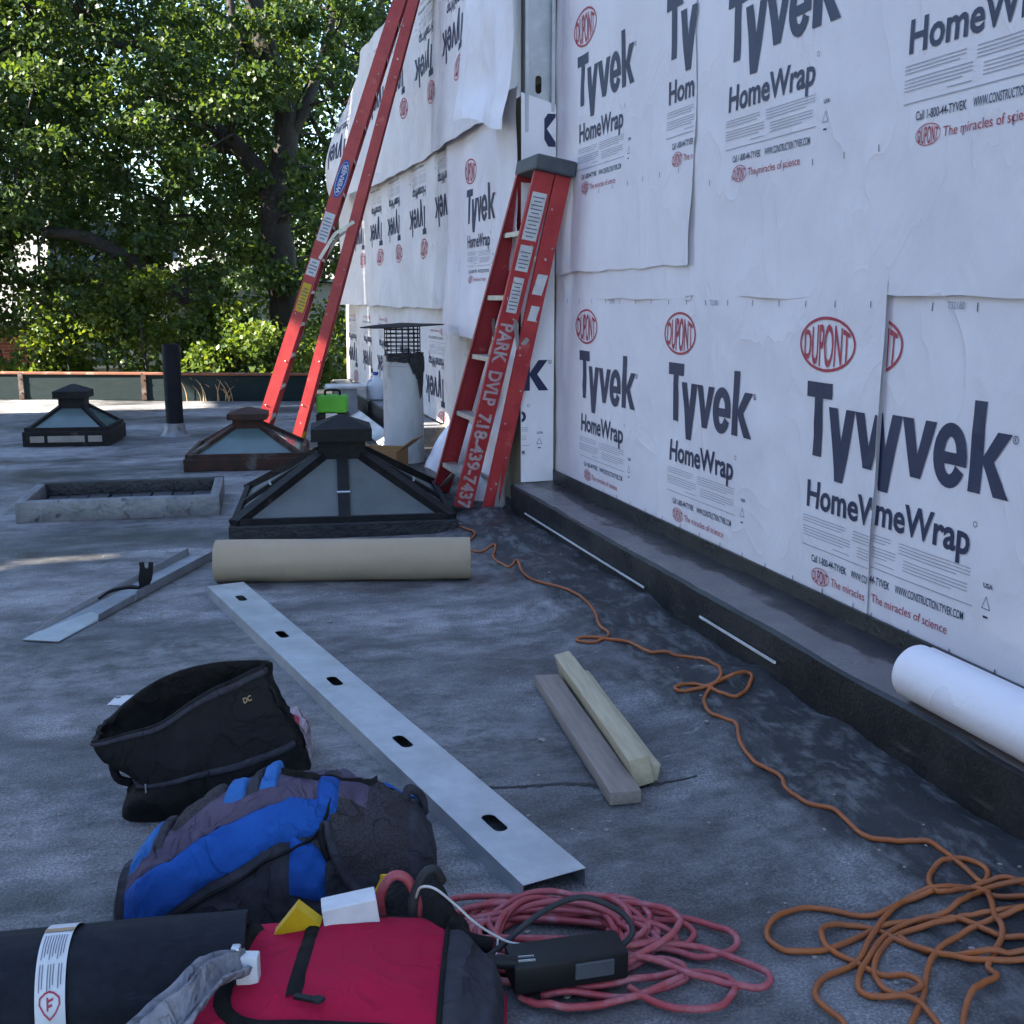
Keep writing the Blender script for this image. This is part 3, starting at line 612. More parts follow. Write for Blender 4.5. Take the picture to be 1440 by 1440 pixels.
skylight('pyramid_skylight', 'rust brown pyramid skylight with greenish panes below the tall leaning ladder', c_m, R(-8), .96, .96, .10, .305, .105, .16, 'rust', 'greenglass', 'rust', .04, False, 'rust')
# open curb frame with planks
a0 = G(22, 737); a1 = G(310, 733); ra = R(-4); ln = (a1-a0).length*.985
of = thing('open_skylight_frame', 'silver painted open skylight frame boarded over with dark planks', 'skylight frame', a0, ra)
D = .78; Hf = .135
for nm, c, s in (('front_wall', (ln/2, .03, Hf/2), (ln, .06, Hf)), ('back_wall', (ln/2, D-.03, Hf/2), (ln, .06, Hf)), ('side_wall', (.03, D/2, Hf/2), (.06, D-.125, Hf)), ('side_wall', (ln-.03, D/2, Hf/2), (.06, D-.125, Hf))):
    bm = BM(); box(bm, c, s, bevel=.01)
    bmesh.ops.subdivide_edges(bm, edges=[e for e in bm.edges if e.calc_length() > .5], cuts=14)
    for v in bm.verts: v.co += Vector((.004*fbm(v.co.x*6, v.co.z*8, 3), .006*fbm(v.co.x*5, v.co.z*5, 1), .005*fbm(v.co.x*7, v.co.y*7, 2)))
    obj(nm, bm, 'silver' if nm != 'back_wall' else 'tar', of, True)
for k in range(8):
    wd = (ln-.14)/8; bm = BM(); box(bm, (.07+wd*(k+.5), D/2, .035+.003*(k % 3)), (wd-.012, D-.13, .02), rotz(.006*((k*7) % 5-2)), .002); obj('plank', bm, 'darkplank', of)
# ================================================================== PIPES
p = G(247, 612); top = PY(250, 484, p.y)
t = thing('black_vent_pipe', 'plain black upright vent pipe standing alone on the far roof', 'vent pipe', p)
bm = BM(); hp = top.z; lathe(bm, [(.085, 0), (.085, hp), (.074, hp), (.074, hp-.25)], (0, 0, 0), 24, cb=True); obj('pipe', bm, 'blackpipe', t, True)
bm = BM(); lathe(bm, [(.15, 0), (.13, .02), (.105, .06), (.098, .12), (.086, .125)], (0, 0, .0), 24, cb=False); obj('flashing_collar', bm, 'silver', t, True)
p = G(574, 652); p = Vector((p.x, p.y+.16, 0)); topv = PY(575, 500, p.y).z; capz = PY(575, 459, p.y).z
vp = thing('vent_stack', 'fat white painted vent stack with wire cage and tarred rim', 'vent stack', p)
bm = BM(); lathe(bm, [(.172, 0), (.168, .3), (.165, topv-.08), (.172, topv-.078), (.172, topv-.06), (.165, topv-.058), (.165, topv), (.15, topv), (.15, topv-.2)], (0, 0, 0), 32); obj('stack', bm, 'pvcwhite', vp, True)
bm = BM()
def tarp(u, v):
    a = R(-150)+u*R(190); z0 = topv-(.04+.05*abs(fbm(u*6, 1))*smooth(.15, .4, u)+.34*math.exp(-((u-.56)/.12)**2)*(.8+.5*fbm(u*14, 4)))
    z = lerp(z0, topv+.025, v); r = .173+.012*fbm(u*9, v*3, 5)+.004; return Vector((r*math.cos(a), r*math.sin(a), z))
grid(bm, tarp, 60, 10); thicken(bm, .006); obj('tar_smear', bm, 'tar', vp)
bm = BM(); ch_ = capz-topv
for k in range(18):
    a = 2*math.pi*k/18; tube(bm, [(0.148*math.cos(a), 0.148*math.sin(a), topv-.05), (0.148*math.cos(a), 0.148*math.sin(a), capz)], .0042, 5)
for k in range(7):
    z = topv+.01+ch_*k/7; tube(bm, [(0.148*math.cos(2*math.pi*i/24), 0.148*math.sin(2*math.pi*i/24), z) for i in range(25)], .0042, 5, False)
obj('wire_cage', bm, 'blackframe', vp)
bm = BM(); lathe(bm, [(.31, .005), (.315, .012), (.2, .022), (.02, .035)], (0, 0, capz-.005), 20)
for v in bm.verts: v.co.z += .03*math.sin(v.co.x*6)*(v.co.x*v.co.x+v.co.y*v.co.y)*4; v.co.x *= 1.12
obj('cap_plate', bm, 'blackframe', vp)
# ================================================================== LADDERS
def quad(bm, c, along, up, a, b, n, th=.0012):
    c = Vector(c); al = Vector(along).normalized()*a/2; u = Vector(up).normalized()*b/2
    return prism(bm, [c-al-u, c+al-u, c+al+u, c-al+u], Vector(n).normalized()*th)
def stepladder(t, nf, ff, nr, fr_, top_n, top_f, rw, step_fs, redm, capsz, spread):
    """nf/ff near and far foot of the front rails, nr/fr_ of the rear rails; top_n/top_f where both pairs meet"""
    o = Vector(t.location); L = lambda p: Vector(p)-o
    wdir = (Vector(nf)-Vector(ff)).normalized()
    rails = {}
    d_f = (Vector(top_n)-Vector(nf)).normalized(); ax = d_f.cross(wdir).normalized()   # across the side face, front to rear
    for key, a, b, off, m_, wfac in (('nf', nf, top_n, 0, redm[0], 1), ('ff', ff, top_f, 0, redm[1], 1), ('nr', nr, top_n, 1, redm[0], .8), ('fr', fr_, top_f, 1, redm[1], .8)):
        a = Vector(a); b = Vector(b)+(ax*(rw*.95) if off else ax*0)*(1 if ax.x > 0 else -1)
        d = (b-a).normalized(); s = d.cross(wdir).normalized()
        if s.x < 0: s = -s
        inward = -wdir if key[0] == 'n' else wdir
        u = d.cross(s); fl = chan(rw*wfac, .028 if u.dot(inward) > 0 else -.028, .005 if u.dot(inward) > 0 else -.005)
        fl = [(p_[0], p_[1]) for p_ in fl]
        h = rw*wfac/2; tt = .005; sg = 1 if u.dot(inward) > 0 else -1
        fl = [(-h, 0), (h, 0), (h, sg*.03), (h-tt, sg*.03), (h-tt, sg*tt), (-h+tt, sg*tt), (-h+tt, sg*.03), (-h, sg*.03)]
        bm = BM(); beam(bm, L(a+d*.05), L(b), fl, s); r = obj('front_rail' if key[1] == 'f' else 'rear_rail', bm, m_, t)
        rails[key] = (a, b, d, s, r, -inward)
        bm = BM(); beam(bm, L(a), L(a+d*.075), rectp(rw*wfac+.012, .04), s); obj('foot', bm, 'rubber', t)
        bm = BM()
        for q in range(9):
            c_ = a.lerp(b, .1+q*.1)-inward*.001; lathe(bm, [(.006, -.002), (.006, .004), (.003, .006)], L(c_+s*(rw*.22 if q % 2 else -rw*.22)), 8, frame_m(s, d, -inward))
        obj('rivets', bm, 'alu', r)['kind'] = 'stuff'
    for f in step_fs:
        a = rails['nf'][0].lerp(rails['nf'][1], f); b = rails['ff'][0].lerp(rails['ff'][1], f); s = rails['nf'][3]
        s2 = Vector((s.x, s.y, 0)).normalized(); bm = BM(); dd = (b-a).normalized()
        beam(bm, L(a+dd*.006), L(b-dd*.006), [(-.045, .0), (.045, .0), (.045, -.028), (.041, -.028), (.041, -.004), (-.041, -.004), (-.041, -.028), (-.045, -.028)] if dd.cross(s2).z > 0 else [(-.045, .0), (.045, .0), (.045, .028), (.041, .028), (.041, .004), (-.041, .004), (-.041, .028), (-.045, .028)], s2)
        obj('step', bm, 'alu', t)
    for f in (step_fs[0]*.9, step_fs[-1]*.92):
        a = rails['nr'][0].lerp(rails['nr'][1], f); b = rails['fr'][0].lerp(rails['fr'][1], f); bm = BM(); beam(bm, L(a), L(b), rectp(.03, .012), (0, 0, 1)); obj('rear_brace', bm, 'alu', t)
    for k1, k2 in (('nf', 'nr'), ('ff', 'fr')):
        a = rails[k1][0].lerp(rails[k1][1], spread[0]); b = rails[k2][0].lerp(rails[k2][1], spread[1]); m_ = a.lerp(b, .5)+Vector((0, 0, spread[2]))
        bm = BM(); beam(bm, L(a+rails[k1][3]*rw*.3), L(m_), rectp(.028, .006), rails[k1][2]); beam(bm, L(m_), L(b), rectp(.028, .006), rails[k1][2]); obj('spreader', bm, 'alu', t)
    # two diagonal braces under the lowest step
    f = step_fs[0]; a = rails['nf'][0].lerp(rails['nf'][1], f); b = rails['ff'][0].lerp(rails['ff'][1], f)
    for p0, p1 in ((rails['nf'][0].lerp(rails['nf'][1], f*.35), a.lerp(b, .35)), (rails['ff'][0].lerp(rails['ff'][1], f*.35), a.lerp(b, .65))):
        bm = BM(); beam(bm, L(p0), L(p1-Vector((0, 0, .03))), rectp(.025, .006), rails['nf'][3]); obj('corner_brace', bm, 'alu', t)
    tc = (Vector(top_n)+Vector(top_f))/2+rails['nf'][3]*rw*.45
    if capsz:
        bm = BM(); zz = d_f; box(bm, L(tc+d_f*.02), capsz, frame_m(rails['nf'][3], wdir, rails['nf'][3].cross(wdir)), .012); obj('top_cap', bm, 'greyplastic', t)
    return rails
# near ladder, closed, leaning on the pier
nf = G(648, 728); nr = nf+Vector((.165, -.03, 0)); nr = G(686, 733)
near_top = PY(768, 236, 6.08)
ff = nf+Vector((.0, .66, 0)); fr0 = nr+Vector((.0, .62, 0)); far_top = near_top+Vector((-.02, .31, .0))
l1 = thing('stepladder', 'red fibreglass stepladder with white stencilled lettering folded against the wrapped pier', 'ladder', nf, 0, 'red stepladders')
r1 = stepladder(l1, nf, ff, nr, fr0, near_top, far_top, .115, (.135, .31, .49, .665, .84), ('redgrp', 'redgrp_dark'), (.24, .40, .085), (.6, .55, -.12))
a, b, d, s, ro, n = r1['nf']; o1 = Vector(l1.location)
bm = BM(); along = -d; upv = s; ln_ = (b-a).length
txts = [('PARK', .585, .475), ('DVLP', .45, .35), ('718-439-7437', .325, .03)]
for tx, f0, f1 in txts:
    v, f = text2d(tx, .03); wd = v[:, 0].max(); sc = (f0-f1)*ln_/wd
    flat_text(bm, tx, a.lerp(b, f0)-o1-s*.041+n*.003, sc, .082, along, upv, .03)
obj('stencilled_lettering', bm, 'stencil', l1)['kind'] = 'stuff'
for f, hh, ww in ((.875, .27, .085), (.765, .15, .075), (.665, .21, .062)):
    bm = BM(); quad(bm, a.lerp(b, f)-o1+n*.0016, d, s, hh, ww, n); st = obj('sticker', bm, 'sticker', l1)
    bm = BM()
    for k in range(int(hh/.022)-1): quad(bm, a.lerp(b, f)-o1+n*.0032+d*(-hh/2+.022*(k+1)), s, d, ww*(.8 if k % 3 else .55), .006, n, .0004)
    obj('sticker_print', bm, 'stickerink', st)['kind'] = 'stuff'
a2, b2, d2, s2, ro2, n2 = r1['nr']
for f, hh, ww in ((.70, .12, .06), (.62, .09, .05)):
    bm = BM(); quad(bm, a2.lerp(b2, f)-o1+n2*.0016, d2+s2*.1, s2, hh, ww, n2); obj('torn_sticker', bm, 'sticker', l1)
# tall ladder behind, leaning on the far wall
nf = G(357, 634); wd2 = Vector((.19, .982, 0)); nr = nf+Vector((.982, -.19, 0))*.35
tn = PY(574, -40, nf.y-.32)
ff = nf+wd2*.62; fr0 = nr+wd2*.62; tf = tn+wd2*.3
l2 = thing('stepladder', 'tall red stepladder with blue oval sticker and yellow feet leaning towards the far wall', 'ladder', nf, 0, 'red stepladders')
r2 = stepladder(l2, nf, ff, nr, fr0, tn, tf, .105, (.07, .14, .21, .28, .35, .42, .49, .56, .63, .70, .77, .84, .91), ('redgrp', 'redgrp_dark'), (.3, .42, .09), (.42, .50, .05))
a, b, d, s, ro, n = r2['nf']; o2 = Vector(l2.location)
def fpx(py): # fraction along the near front rail seen at this picture height
    return (634-py)/(634+40)
for py, hh, ww, m_ in ((308, .26, .09, 'sticker'), (365, .15, .085, 'sticker'), (408, .26, .075, 'yellow')):
    bm = BM(); f = fpx(py); quad(bm, a.lerp(b, f)-o2+n*.0016, d, s, hh, ww, n); st = obj('sticker', bm, m_, l2)
    bm = BM()
    for k in range(int(hh/.03)-1): quad(bm, a.lerp(b, f)-o2+n*.0032+d*(-hh/2+.03*(k+1)), s, d, ww*(.8 if k % 3 else .5), .009, n, .0004)
    obj('sticker_print', bm, 'stickerink', st)['kind'] = 'stuff'
f = fpx(240); c = a.lerp(b, f)-o2
bm = BM(); prism(bm, [c+n*.0016+d*(.17*math.cos(t_))+s*(.05*math.sin(t_)) for t_ in [2*math.pi*i/28 for i in range(28)]], n*.0012); st = obj('oval_sticker', bm, 'bluelogo', l2)
bm = BM(); flat_text(bm, 'WERNER', c-d*.13-s*(-.0)+n*.0036+s*.018, .26/text2d('WERNER', .03)[0][:, 0].max(), .036, d, -s, .03)
v, f_ = ring(0, 0, .15, .042, .004, 28)[0], ring(0, 0, .15, .042, .004, 28)[1]
vv = [bm.verts.new(c+n*.0034+d*x+s*y) for x, y in v]
for q in f_: bm.faces.new([vv[i] for i in q])
obj('sticker_print', bm, 'sticker', st)['kind'] = 'stuff'
for key in ('nf', 'nr', 'ff', 'fr'):
    a_, b_, d_, s_, _, n_ = r2[key]; bm = BM(); beam(bm, a_+d_*.002-o2, a_+d_*.11-o2, rectp(.11 if key[1] == 'f' else .092, .05), s_); obj('foot_boot', bm, 'yellow', l2)
# ================================================================== THINGS ON THE FAR ROOF
p = G(465, 606); p = Vector((1.42, 10.6, 0))
pg = PY(466, 578, 10.6)
t = thing('tool_case', 'bright green and black tool case standing behind the large skylight', 'tool case', (pg.x, 10.6, rz(pg.x, 10.6)-.01), R(-14))
zt = PY(466, 557, 10.6).z; zb = PY(466, 581, 10.6).z
bm = BM(); box(bm, (0, .13, zb/2), (.3, .24, zb), bevel=.015); obj('case_base', bm, 'black', t)
bm = BM(); box(bm, (0, .13, (zb+zt)/2+.006), (.28, .25, zt-zb), bevel=.02); obj('case_lid', bm, 'green', t)
bm = BM(); box(bm, (0, -.0, zb-.02), (.11, .02, .05), bevel=.004); obj('latch', bm, 'sticker', t)
bm = BM(); tube(bm, catmull([(-.07, .13, zt), (-.06, .13, zt+.05), (.06, .13, zt+.05), (.07, .13, zt)], 5), .012, 8); obj('handle', bm, 'black', t, True)
# sheet metal vent lid behind
pg = G(486, 548, .32); t = thing('flat_vent_lid', 'flat grey sheet metal vent lid near the end of the parapet', 'vent', (pg.x, pg.y, 0), R(-8))
bm = BM(); box(bm, (0, 0, .17), (.26, .26, .34)); obj('vent_body', bm, 'galv_dull', t)
bm = BM(); box(bm, (0, 0, .36), (.46, .4, .03), bevel=.006); obj('lid', bm, 'white_metal', t)
# jug on the far curb
pj = G(523, 561, .20); t = thing('plastic_jug', 'frosted plastic water jug standing on the far curb', 'jug', (pj.x, pj.y, .192))
t.location.x = min(max(pj.x, 2.13), 2.2)
bm = BM(); lathe(bm, [(.10, 0), (.115, .015), (.115, .16), (.105, .19), (.06, .25), (.028, .27), (.028, .30)], (0, 0, 0), 20); obj('body', bm, 'jug', t, True)
bm = BM(); lathe(bm, [(.034, .285), (.034, .315), (.028, .32)], (0, 0, 0), 14); obj('cap', bm, 'bluelogo', t, True)
bm = BM(); tube(bm, catmull([(-.06, -.08, .235), (-.10, -.09, .22), (-.115, -.09, .16), (-.105, -.06, .12)], 6), .014, 8); obj('handle', bm, 'jug', t, True)
# cardboard box
pb = G(545, 672); t = thing('cardboard_box', 'small open cardboard box with white label band beside the vent stack', 'box', Vector((1.44, 7.95, 0)), R(-30))
hb = .25; t.location = G(540, 678)
bm = BM()
for c, sz in (((0, -.1, .1), (.22, .006, .2)), ((0, .1, .1), (.22, .006, .2)), ((-.11, 0, .1), (.006, .194, .2)), ((.11, 0, .1), (.006, .194, .2)), ((0, 0, .006), (.21, .19, .006))): box(bm, c, sz)
obj('carton', bm, 'card', t)
for sg in (-1, 1):
    bm = BM(); box(bm, (sg*.16, 0, .232), (.11, .19, .004), Matrix.Rotation(-sg*R(38), 3, 'Y')); obj('flap', bm, 'card', t)
bm = BM(); box(bm, (.0, -.105, .06), (.20, .003, .11)); obj('label_band', bm, 'sticker', t)
t.scale = (1.35, 1.3, 1.3)
# loose curl of housewrap behind the ladder
pc = G(612, 662, 0)
t = thing('wrap_offcut', 'curled white housewrap offcut lying between the vent stack and the folded ladder', 'sheet', Vector((1.90, 7.85, 0)), R(0)); t.scale = (.8, .8, .8)
def curl(u, v):
    q0 = Vector((-.22, .05, .03)); q1 = Vector((.13, .15, .44)); ax_ = (q1-q0); c_ = q0+ax_*u; dn = ax_.normalized(); e1 = dn.cross(Vector((0, 1, 0))).normalized(); e2 = dn.cross(e1)
    r = (.10+.05*math.sin(u*2.4))*(1+.35*v)+.008*fbm(u*5, v*5, 61); th = -2.4+v*5.2; return c_+e1*r*math.cos(th)+e2*r*math.sin(th)+Vector((0, 0, .08))
bm = BM(); grid(bm, curl, 18, 26); obj('curl', bm, 'wrap', t, 'all')
zmin = min(v.co.z for v in t.children[0].data.vertices); t.location.z = rz(1.83, 7.75)-zmin*.8+.002
# ================================================================== ROLLS
def roll(name, label, cat, p0, p1, r, m, core, group=None, ripple=.004):
    o = (Vector(p0)+Vector(p1))/2; o.z -= r; t = thing(name, label, cat, o, 0, group); ax_ = (Vector(p1)-Vector(p0)); ln_ = ax_.length; z_ = ax_.normalized(); x_ = Vector((0, 0, 1)); x_ = (x_-z_*x_.dot(z_)).normalized(); y_ = z_.cross(x_); Mx = frame_m(x_, y_, z_)
    bm = BM(); n = 40; seg = 48; rings = []
    for i in range(n+1):
        f = i/n; rings.append([])
        for k in range(seg):
            a_ = 2*math.pi*k/seg; rr = r+ripple*fbm(f*3, math.cos(a_)*1.2, math.sin(a_)*1.2)+(.006 if 0 <= k-30 < 14 else 0)
            rings[-1].append(bm.verts.new(Vector(p0)-o+z_*ln_*f+Mx @ Vector((rr*math.cos(a_), rr*math.sin(a_), 0))))
    for i in range(n):
        for k in range(seg): bm.faces.new((rings[i][k], rings[i][(k+1) % seg], rings[i+1][(k+1) % seg], rings[i+1][k]))
    for ring_, c_, sg in ((rings[0], Vector(p0)-o, 1), (rings[-1], Vector(p1)-o, -1)):
        prev = ring_
        for rr, dz in ((.80, .0), (.80, .006), (.5, .006), (.5, 0.0), (.34, .0), (.34, .06), (0.02, .06)):
            cur = [bm.verts.new(c_+(v.co-c_)*(rr*r/ max((v.co-c_).length, 1e-6)) + z_*dz*sg) if False else bm.verts.new(c_+Mx @ Vector((rr*r*math.cos(2*math.pi*k/seg), rr*r*math.sin(2*math.pi*k/seg), 0))+z_*dz*sg) for k, v in enumerate(ring_)]
            for k in range(seg): bm.faces.new((prev[k], prev[(k+1) % seg], cur[(k+1) % seg], cur[k]))
            prev = cur
        bm.faces.new(prev)
    obj('roll_body', bm, m, t, True)
    bm = BM()
    for c_, sg in ((Vector(p0)-o, -1), (Vector(p1)-o, 1)): lathe(bm, [(r*.33, -.03), (r*.33, .004), (r*.27, .004), (r*.27, -.03)], c_, 24, frame_m(x_, y_*1, z_*sg) if sg > 0 else frame_m(x_, -y_, -z_), ca=False, cb=False)
    obj('core', bm, core, t, True)
    return t, Mx, o
# brown paper roll in front of the big skylight
R_ = .103; q0 = G(306, 818); q1 = G(660, 813); up_ = Vector((0, -.02, R_+.004))
roll('paper_roll', 'brown kraft paper roll lying in front of the large pyramid skylight', 'paper roll', q0+up_, q1+up_, R_, 'kraft', 'card')
# white wrap roll on the curb
R_ = .078
roll('housewrap_roll', 'plain white housewrap roll lying on top of the black curb', 'wrap roll', (lambda q_: Vector((q_.x, q_.y, q_.z)))(G(1288, 945, .262+R_+.004)), (lambda q_, r_: r_+(r_-q_).normalized()*1.6)(G(1288, 945, .262+R_+.004), G(1440, 1022, .262+R_+.004)), R_, 'wrap', 'card', ripple=.002)
# black roofing roll at the near left, with a printed paper band
R_ = .125
R_ = .115; dr_ = ray(345, 1284); hl_ = math.hypot(dr_[0], dr_[1]); th_ = math.atan2(-dr_[2], hl_); D_ = (CAMH-R_-R_/math.cos(th_))/math.tan(th_); k0 = Vector((dr_[0]/hl_*D_, dr_[1]/hl_*D_, .15)); ax_ = (G(0, 1322, .2)-G(345, 1290, .2)).normalized(); k1 = k0+Vector((ax_.x, ax_.y, 0)).normalized()*1.0
tr_, Mx, o_ = roll('roofing_roll', 'black roofing membrane roll with white printed paper band', 'roofing roll', Vector((k1.x, k1.y, R_+.004)), Vector((k0.x, k0.y, R_+.004)), R_, 'blackboard', 'card')
zax = (k0-k1); zax.z = 0; zax.normalize(); Lr = (k0-k1).length
cpx = G(99, 1310, .2); fb = (cpx-k1).dot(zax)
def band(u, v, lift=.007):
    a_ = lerp(-2.2, 2.3, v); s_ = fb+(u-.5)*.050+.003*math.sin(v*9); return Vector((k1.x, k1.y, R_+.004))-o_+zax*s_+Mx @ Vector(((R_+lift)*math.cos(a_), (R_+lift)*math.sin(a_), 0))
bm = BM(); grid(bm, band, 4, 60); thicken(bm, .001); bd = obj('paper_band', bm, 'sticker', tr_, True)
def band_text(bm, s, u0, v0, cap, length, off=.01):
    v, f = text2d(s, off); wd = v[:, 0].max(); vv = [bm.verts.new(band(u0-y*cap, v0+x/wd*length, .0088)) for x, y in v]
    for q in f:
        try: bm.faces.new([vv[i] for i in q])
        except ValueError: pass
SIDE = 1 if (Mx @ Vector((0, 1, 0))).dot(EY) < 0 else -1   # which sense of v runs towards the camera
def V_(v): return .5+SIDE*(v-.5)
bm = BM()
for k in range(9):
    u = .12+k*.09
    for v0, v1 in ((.50, .60), (.615, .70)):
        if k in (2, 6) and v0 > .55: continue
        aa = [band(u, V_(v0), .0088), band(u+.028, V_(v0), .0088), band(u+.028, V_((v0+v1)/2), .0088), band(u, V_((v0+v1)/2), .0088), band(u+.028, V_(v1-.01*(k % 3)), .0088), band(u, V_(v1-.01*(k % 3)), .0088)]
        vq = [bm.verts.new(x) for x in aa]; bm.faces.new((vq[0], vq[1], vq[2], vq[3])); bm.faces.new((vq[3], vq[2], vq[4], vq[5]))
obj('band_print', bm, 'stickerink', bd)['kind'] = 'stuff'
bm = BM()   # shield emblem
shield = [(.5, .785), (.70, .765), (.86, .735), (.84, .715), (.66, .70), (.5, .695), (.34, .70), (.16, .715), (.14, .735), (.3, .765)]
so = [bm.verts.new(band(u, V_(v), .0088)) for u, v in shield]; si = [bm.verts.new(band(.5+(u-.5)*.84, V_(.735+(v-.735)*.84), .0088)) for u, v in shield]
for i in range(len(shield)): bm.faces.new((so[i], so[(i+1) % len(so)], si[(i+1) % len(so)], si[i]))
for st in ([(.40, .715), (.40, .755), (.46, .755), (.46, .715)], [(.46, .722), (.46, .73), (.62, .724), (.62, .716)], [(.46, .738), (.46, .746), (.58, .742), (.58, .734)]): bm.faces.new([bm.verts.new(band(u, V_(v), .0088)) for u, v in st])
obj('emblem', bm, 'redprint', bd)['kind'] = 'stuff'
bm = BM()
def yb(u, v): return band(u, V_(lerp(.455, .478, v)), .0086)
grid(bm, yb, 4, 3); obj('yellow_stripe', bm, 'dryweed', bd)
# ================================================================== STEEL STUD, TRACK, PRY BAR, LUMBER
def steel_stud():
    wd = .168; hgt = .049; c0 = (G(727, 1242, hgt)+G(833, 1230, hgt))/2; c1 = (G(286, 824, hgt)+G(348, 822, hgt))/2
    al = (c1-c0); ln_ = al.length; al.normalize(); ac = Vector((al.y, -al.x, 0)); t = thing('steel_stud', 'long galvanised steel stud with oblong punched holes lying on the roof', 'steel stud', Vector((c0.x, c0.y, 0)))
    z0 = .006; bm = BM(); hz = [(G(*h, hgt)-c0).dot(al) for h in ((695, 1160), (567, 1045), (470, 960), (397, 894), (338, 843))]
    P = lambda l_, w_, z: al*l_+ac*w_+Vector((0, 0, z))
    prev = [bm.verts.new(P(0, -wd/2, hgt+z0)), bm.verts.new(P(0, wd/2, hgt+z0))]
    for h in hz:
        n = 32; Hh = []; O = []
        for k in range(n):
            t_ = 2*math.pi*k/n; ct, st = math.cos(t_), math.sin(t_); Hh.append(bm.verts.new(P(h+(.031 if ct > .01 else -.031 if ct < -.01 else 0)+.019*ct, .019*st*1.0, hgt+z0)))
            kk = min(wd/2/abs(ct) if abs(ct) > 1e-6 else 9, wd/2/abs(st) if abs(st) > 1e-6 else 9); O.append(bm.verts.new(P(h+ct*kk, st*kk, hgt+z0)))
        for k in range(n): bm.faces.new((Hh[k], Hh[(k+1) % n], O[(k+1) % n], O[k]))
        left = [O[k] for k in range(20, 11, -1)]; bm.faces.new(prev+left[::-1]); prev = [O[k % n] for k in range(28, 37)]
    bm.faces.new(prev+[bm.verts.new(P(ln_, wd/2, hgt+z0)), bm.verts.new(P(ln_, -wd/2, hgt+z0))])
    thicken(bm, .0015); obj('web', bm, 'galv', t)
    for sg in (-1, 1):
        bm = BM(); prism(bm, [P(0, sg*wd/2, z0-.003), P(0, sg*(wd/2-.0018), z0-.003), P(0, sg*(wd/2-.0018), hgt+z0+.0004), P(0, sg*wd/2, hgt+z0+.0004)], al*ln_); fo = obj('flange', bm, 'galv', t)
        bm = BM(); prism(bm, [P(0, sg*wd/2, z0-.004), P(0, sg*(wd/2-.014), z0-.004), P(0, sg*(wd/2-.014), z0-.002), P(0, sg*wd/2, z0-.002)], al*ln_); obj('lip', bm, 'galv', fo)
steel_stud()
def track():
    c0 = G(57, 902, .01); c1 = G(286, 782, .01); al = (c1-c0); ln_ = al.length; al.normalize(); ac = Vector((al.y, -al.x, 0)); wd = .16
    t = thing('steel_track', 'short dull steel track channel with one bent open end lying on the roof', 'steel track', Vector((c0.x, c0.y, 0)))
    P = lambda l_, w_, z: al*l_+ac*w_+Vector((0, 0, z+.006))
    bm = BM(); prism(bm, [P(0, -wd/2, .004), P(0, wd/2, .004), P(ln_, wd/2, .004), P(ln_, -wd/2, .004)], Vector((0, 0, .0018))); obj('web', bm, 'galv_dull', t)
    bm = BM(); prism(bm, [P(.05, -wd/2, .004), P(.2, -wd/2-.012, .028), P(ln_, -wd/2-.006, .045), P(ln_, -wd/2, .004)], ac*.0018); obj('flange', bm, 'galv_dull', t)
    bm = BM(); prism(bm, [P(.3, wd/2, .004), P(.3, wd/2+.004, .034), P(.62, wd/2+.006, .04), P(.62, wd/2, .004)], ac*-.0018); obj('flange', bm, 'galv_dull', t)
    bm = BM(); prism(bm, [P(.63, wd/2, .004), P(.63, wd/2+.006, .05), P(ln_, wd/2+.004, .05), P(ln_, wd/2, .004)], ac*-.0018); obj('flange', bm, 'galv_dull', t)
    bm = BM(); prism(bm, [P(0, -wd/2, .007), P(0, wd/2, .007), P(.36, wd/2-.01, .007), P(.42, -.02, .007), P(.1, -wd/2, .007)], Vector((0, 0, .001))); obj('clean_patch', bm, 'galv', t)
    # flat pry bar resting in the channel
    q = thing('pry_bar', 'black flat pry bar with upturned claw lying in the steel track', 'pry bar', Vector((*P(.62, 0, 0).xy, .02))+Vector((c0.x, c0.y, 0)))
    b0 = G(140, 846, .03); b1 = G(196, 826, .035); b2 = G(203, 824, .05); top_ = PY(206, 799, G(200, 828, .04).y); o = Vector(q.location)
    bm = BM(); path = catmull([b0+Vector((0, 0, .015)), b0.lerp(b1, .3)+Vector((0, 0, .03)), b0.lerp(b1, .7)+Vector((0, 0, .02)), b1, b1.lerp(b2, .8)+Vector((0, 0, .005)), top_.lerp(b2, .5), top_], 6)
    sd_ = Vector((.4, .9, 0)).normalized(); n = len(path); rg = []
    for i, pt in enumerate(path):
        d_ = (path[min(i+1, n-1)]-path[max(i-1, 0)]).normalized(); u_ = d_.cross(EY).normalized(); w_ = (.008 if i < n*.5 else .008+.022*smooth(n*.5, n*.8, i)); h_ = .006
        sx_ = EX if i > n*.6 else EY
        sx_ = (sx_-d_*sx_.dot(d_)).normalized(); u_ = d_.cross(sx_)
        rg.append([bm.verts.new(pt-o+sx_*a_+u_*b_) for a_, b_ in ((-w_, -h_), (w_, -h_), (w_, h_), (-w_, h_))])
    for i in range(n-1):
        for k in range(4): bm.faces.new((rg[i][k], rg[i][(k+1) % 4], rg[i+1][(k+1) % 4], rg[i+1][k]))
    bm.faces.new(rg[0]); bm.faces.new(rg[-1][::-1]); obj('bar', bm, 'black', q, True)
    bm = BM()
    for sg in (-1, 1): box(bm, top_-o+EX*sg*.02+Vector((0, 0, .012)), (.022, .012, .035), rotz(-YAW) @ Matrix.Rotation(sg*.15, 3, 'Y'), .003)
    obj('claw', bm, 'black', q)
    return t
track()
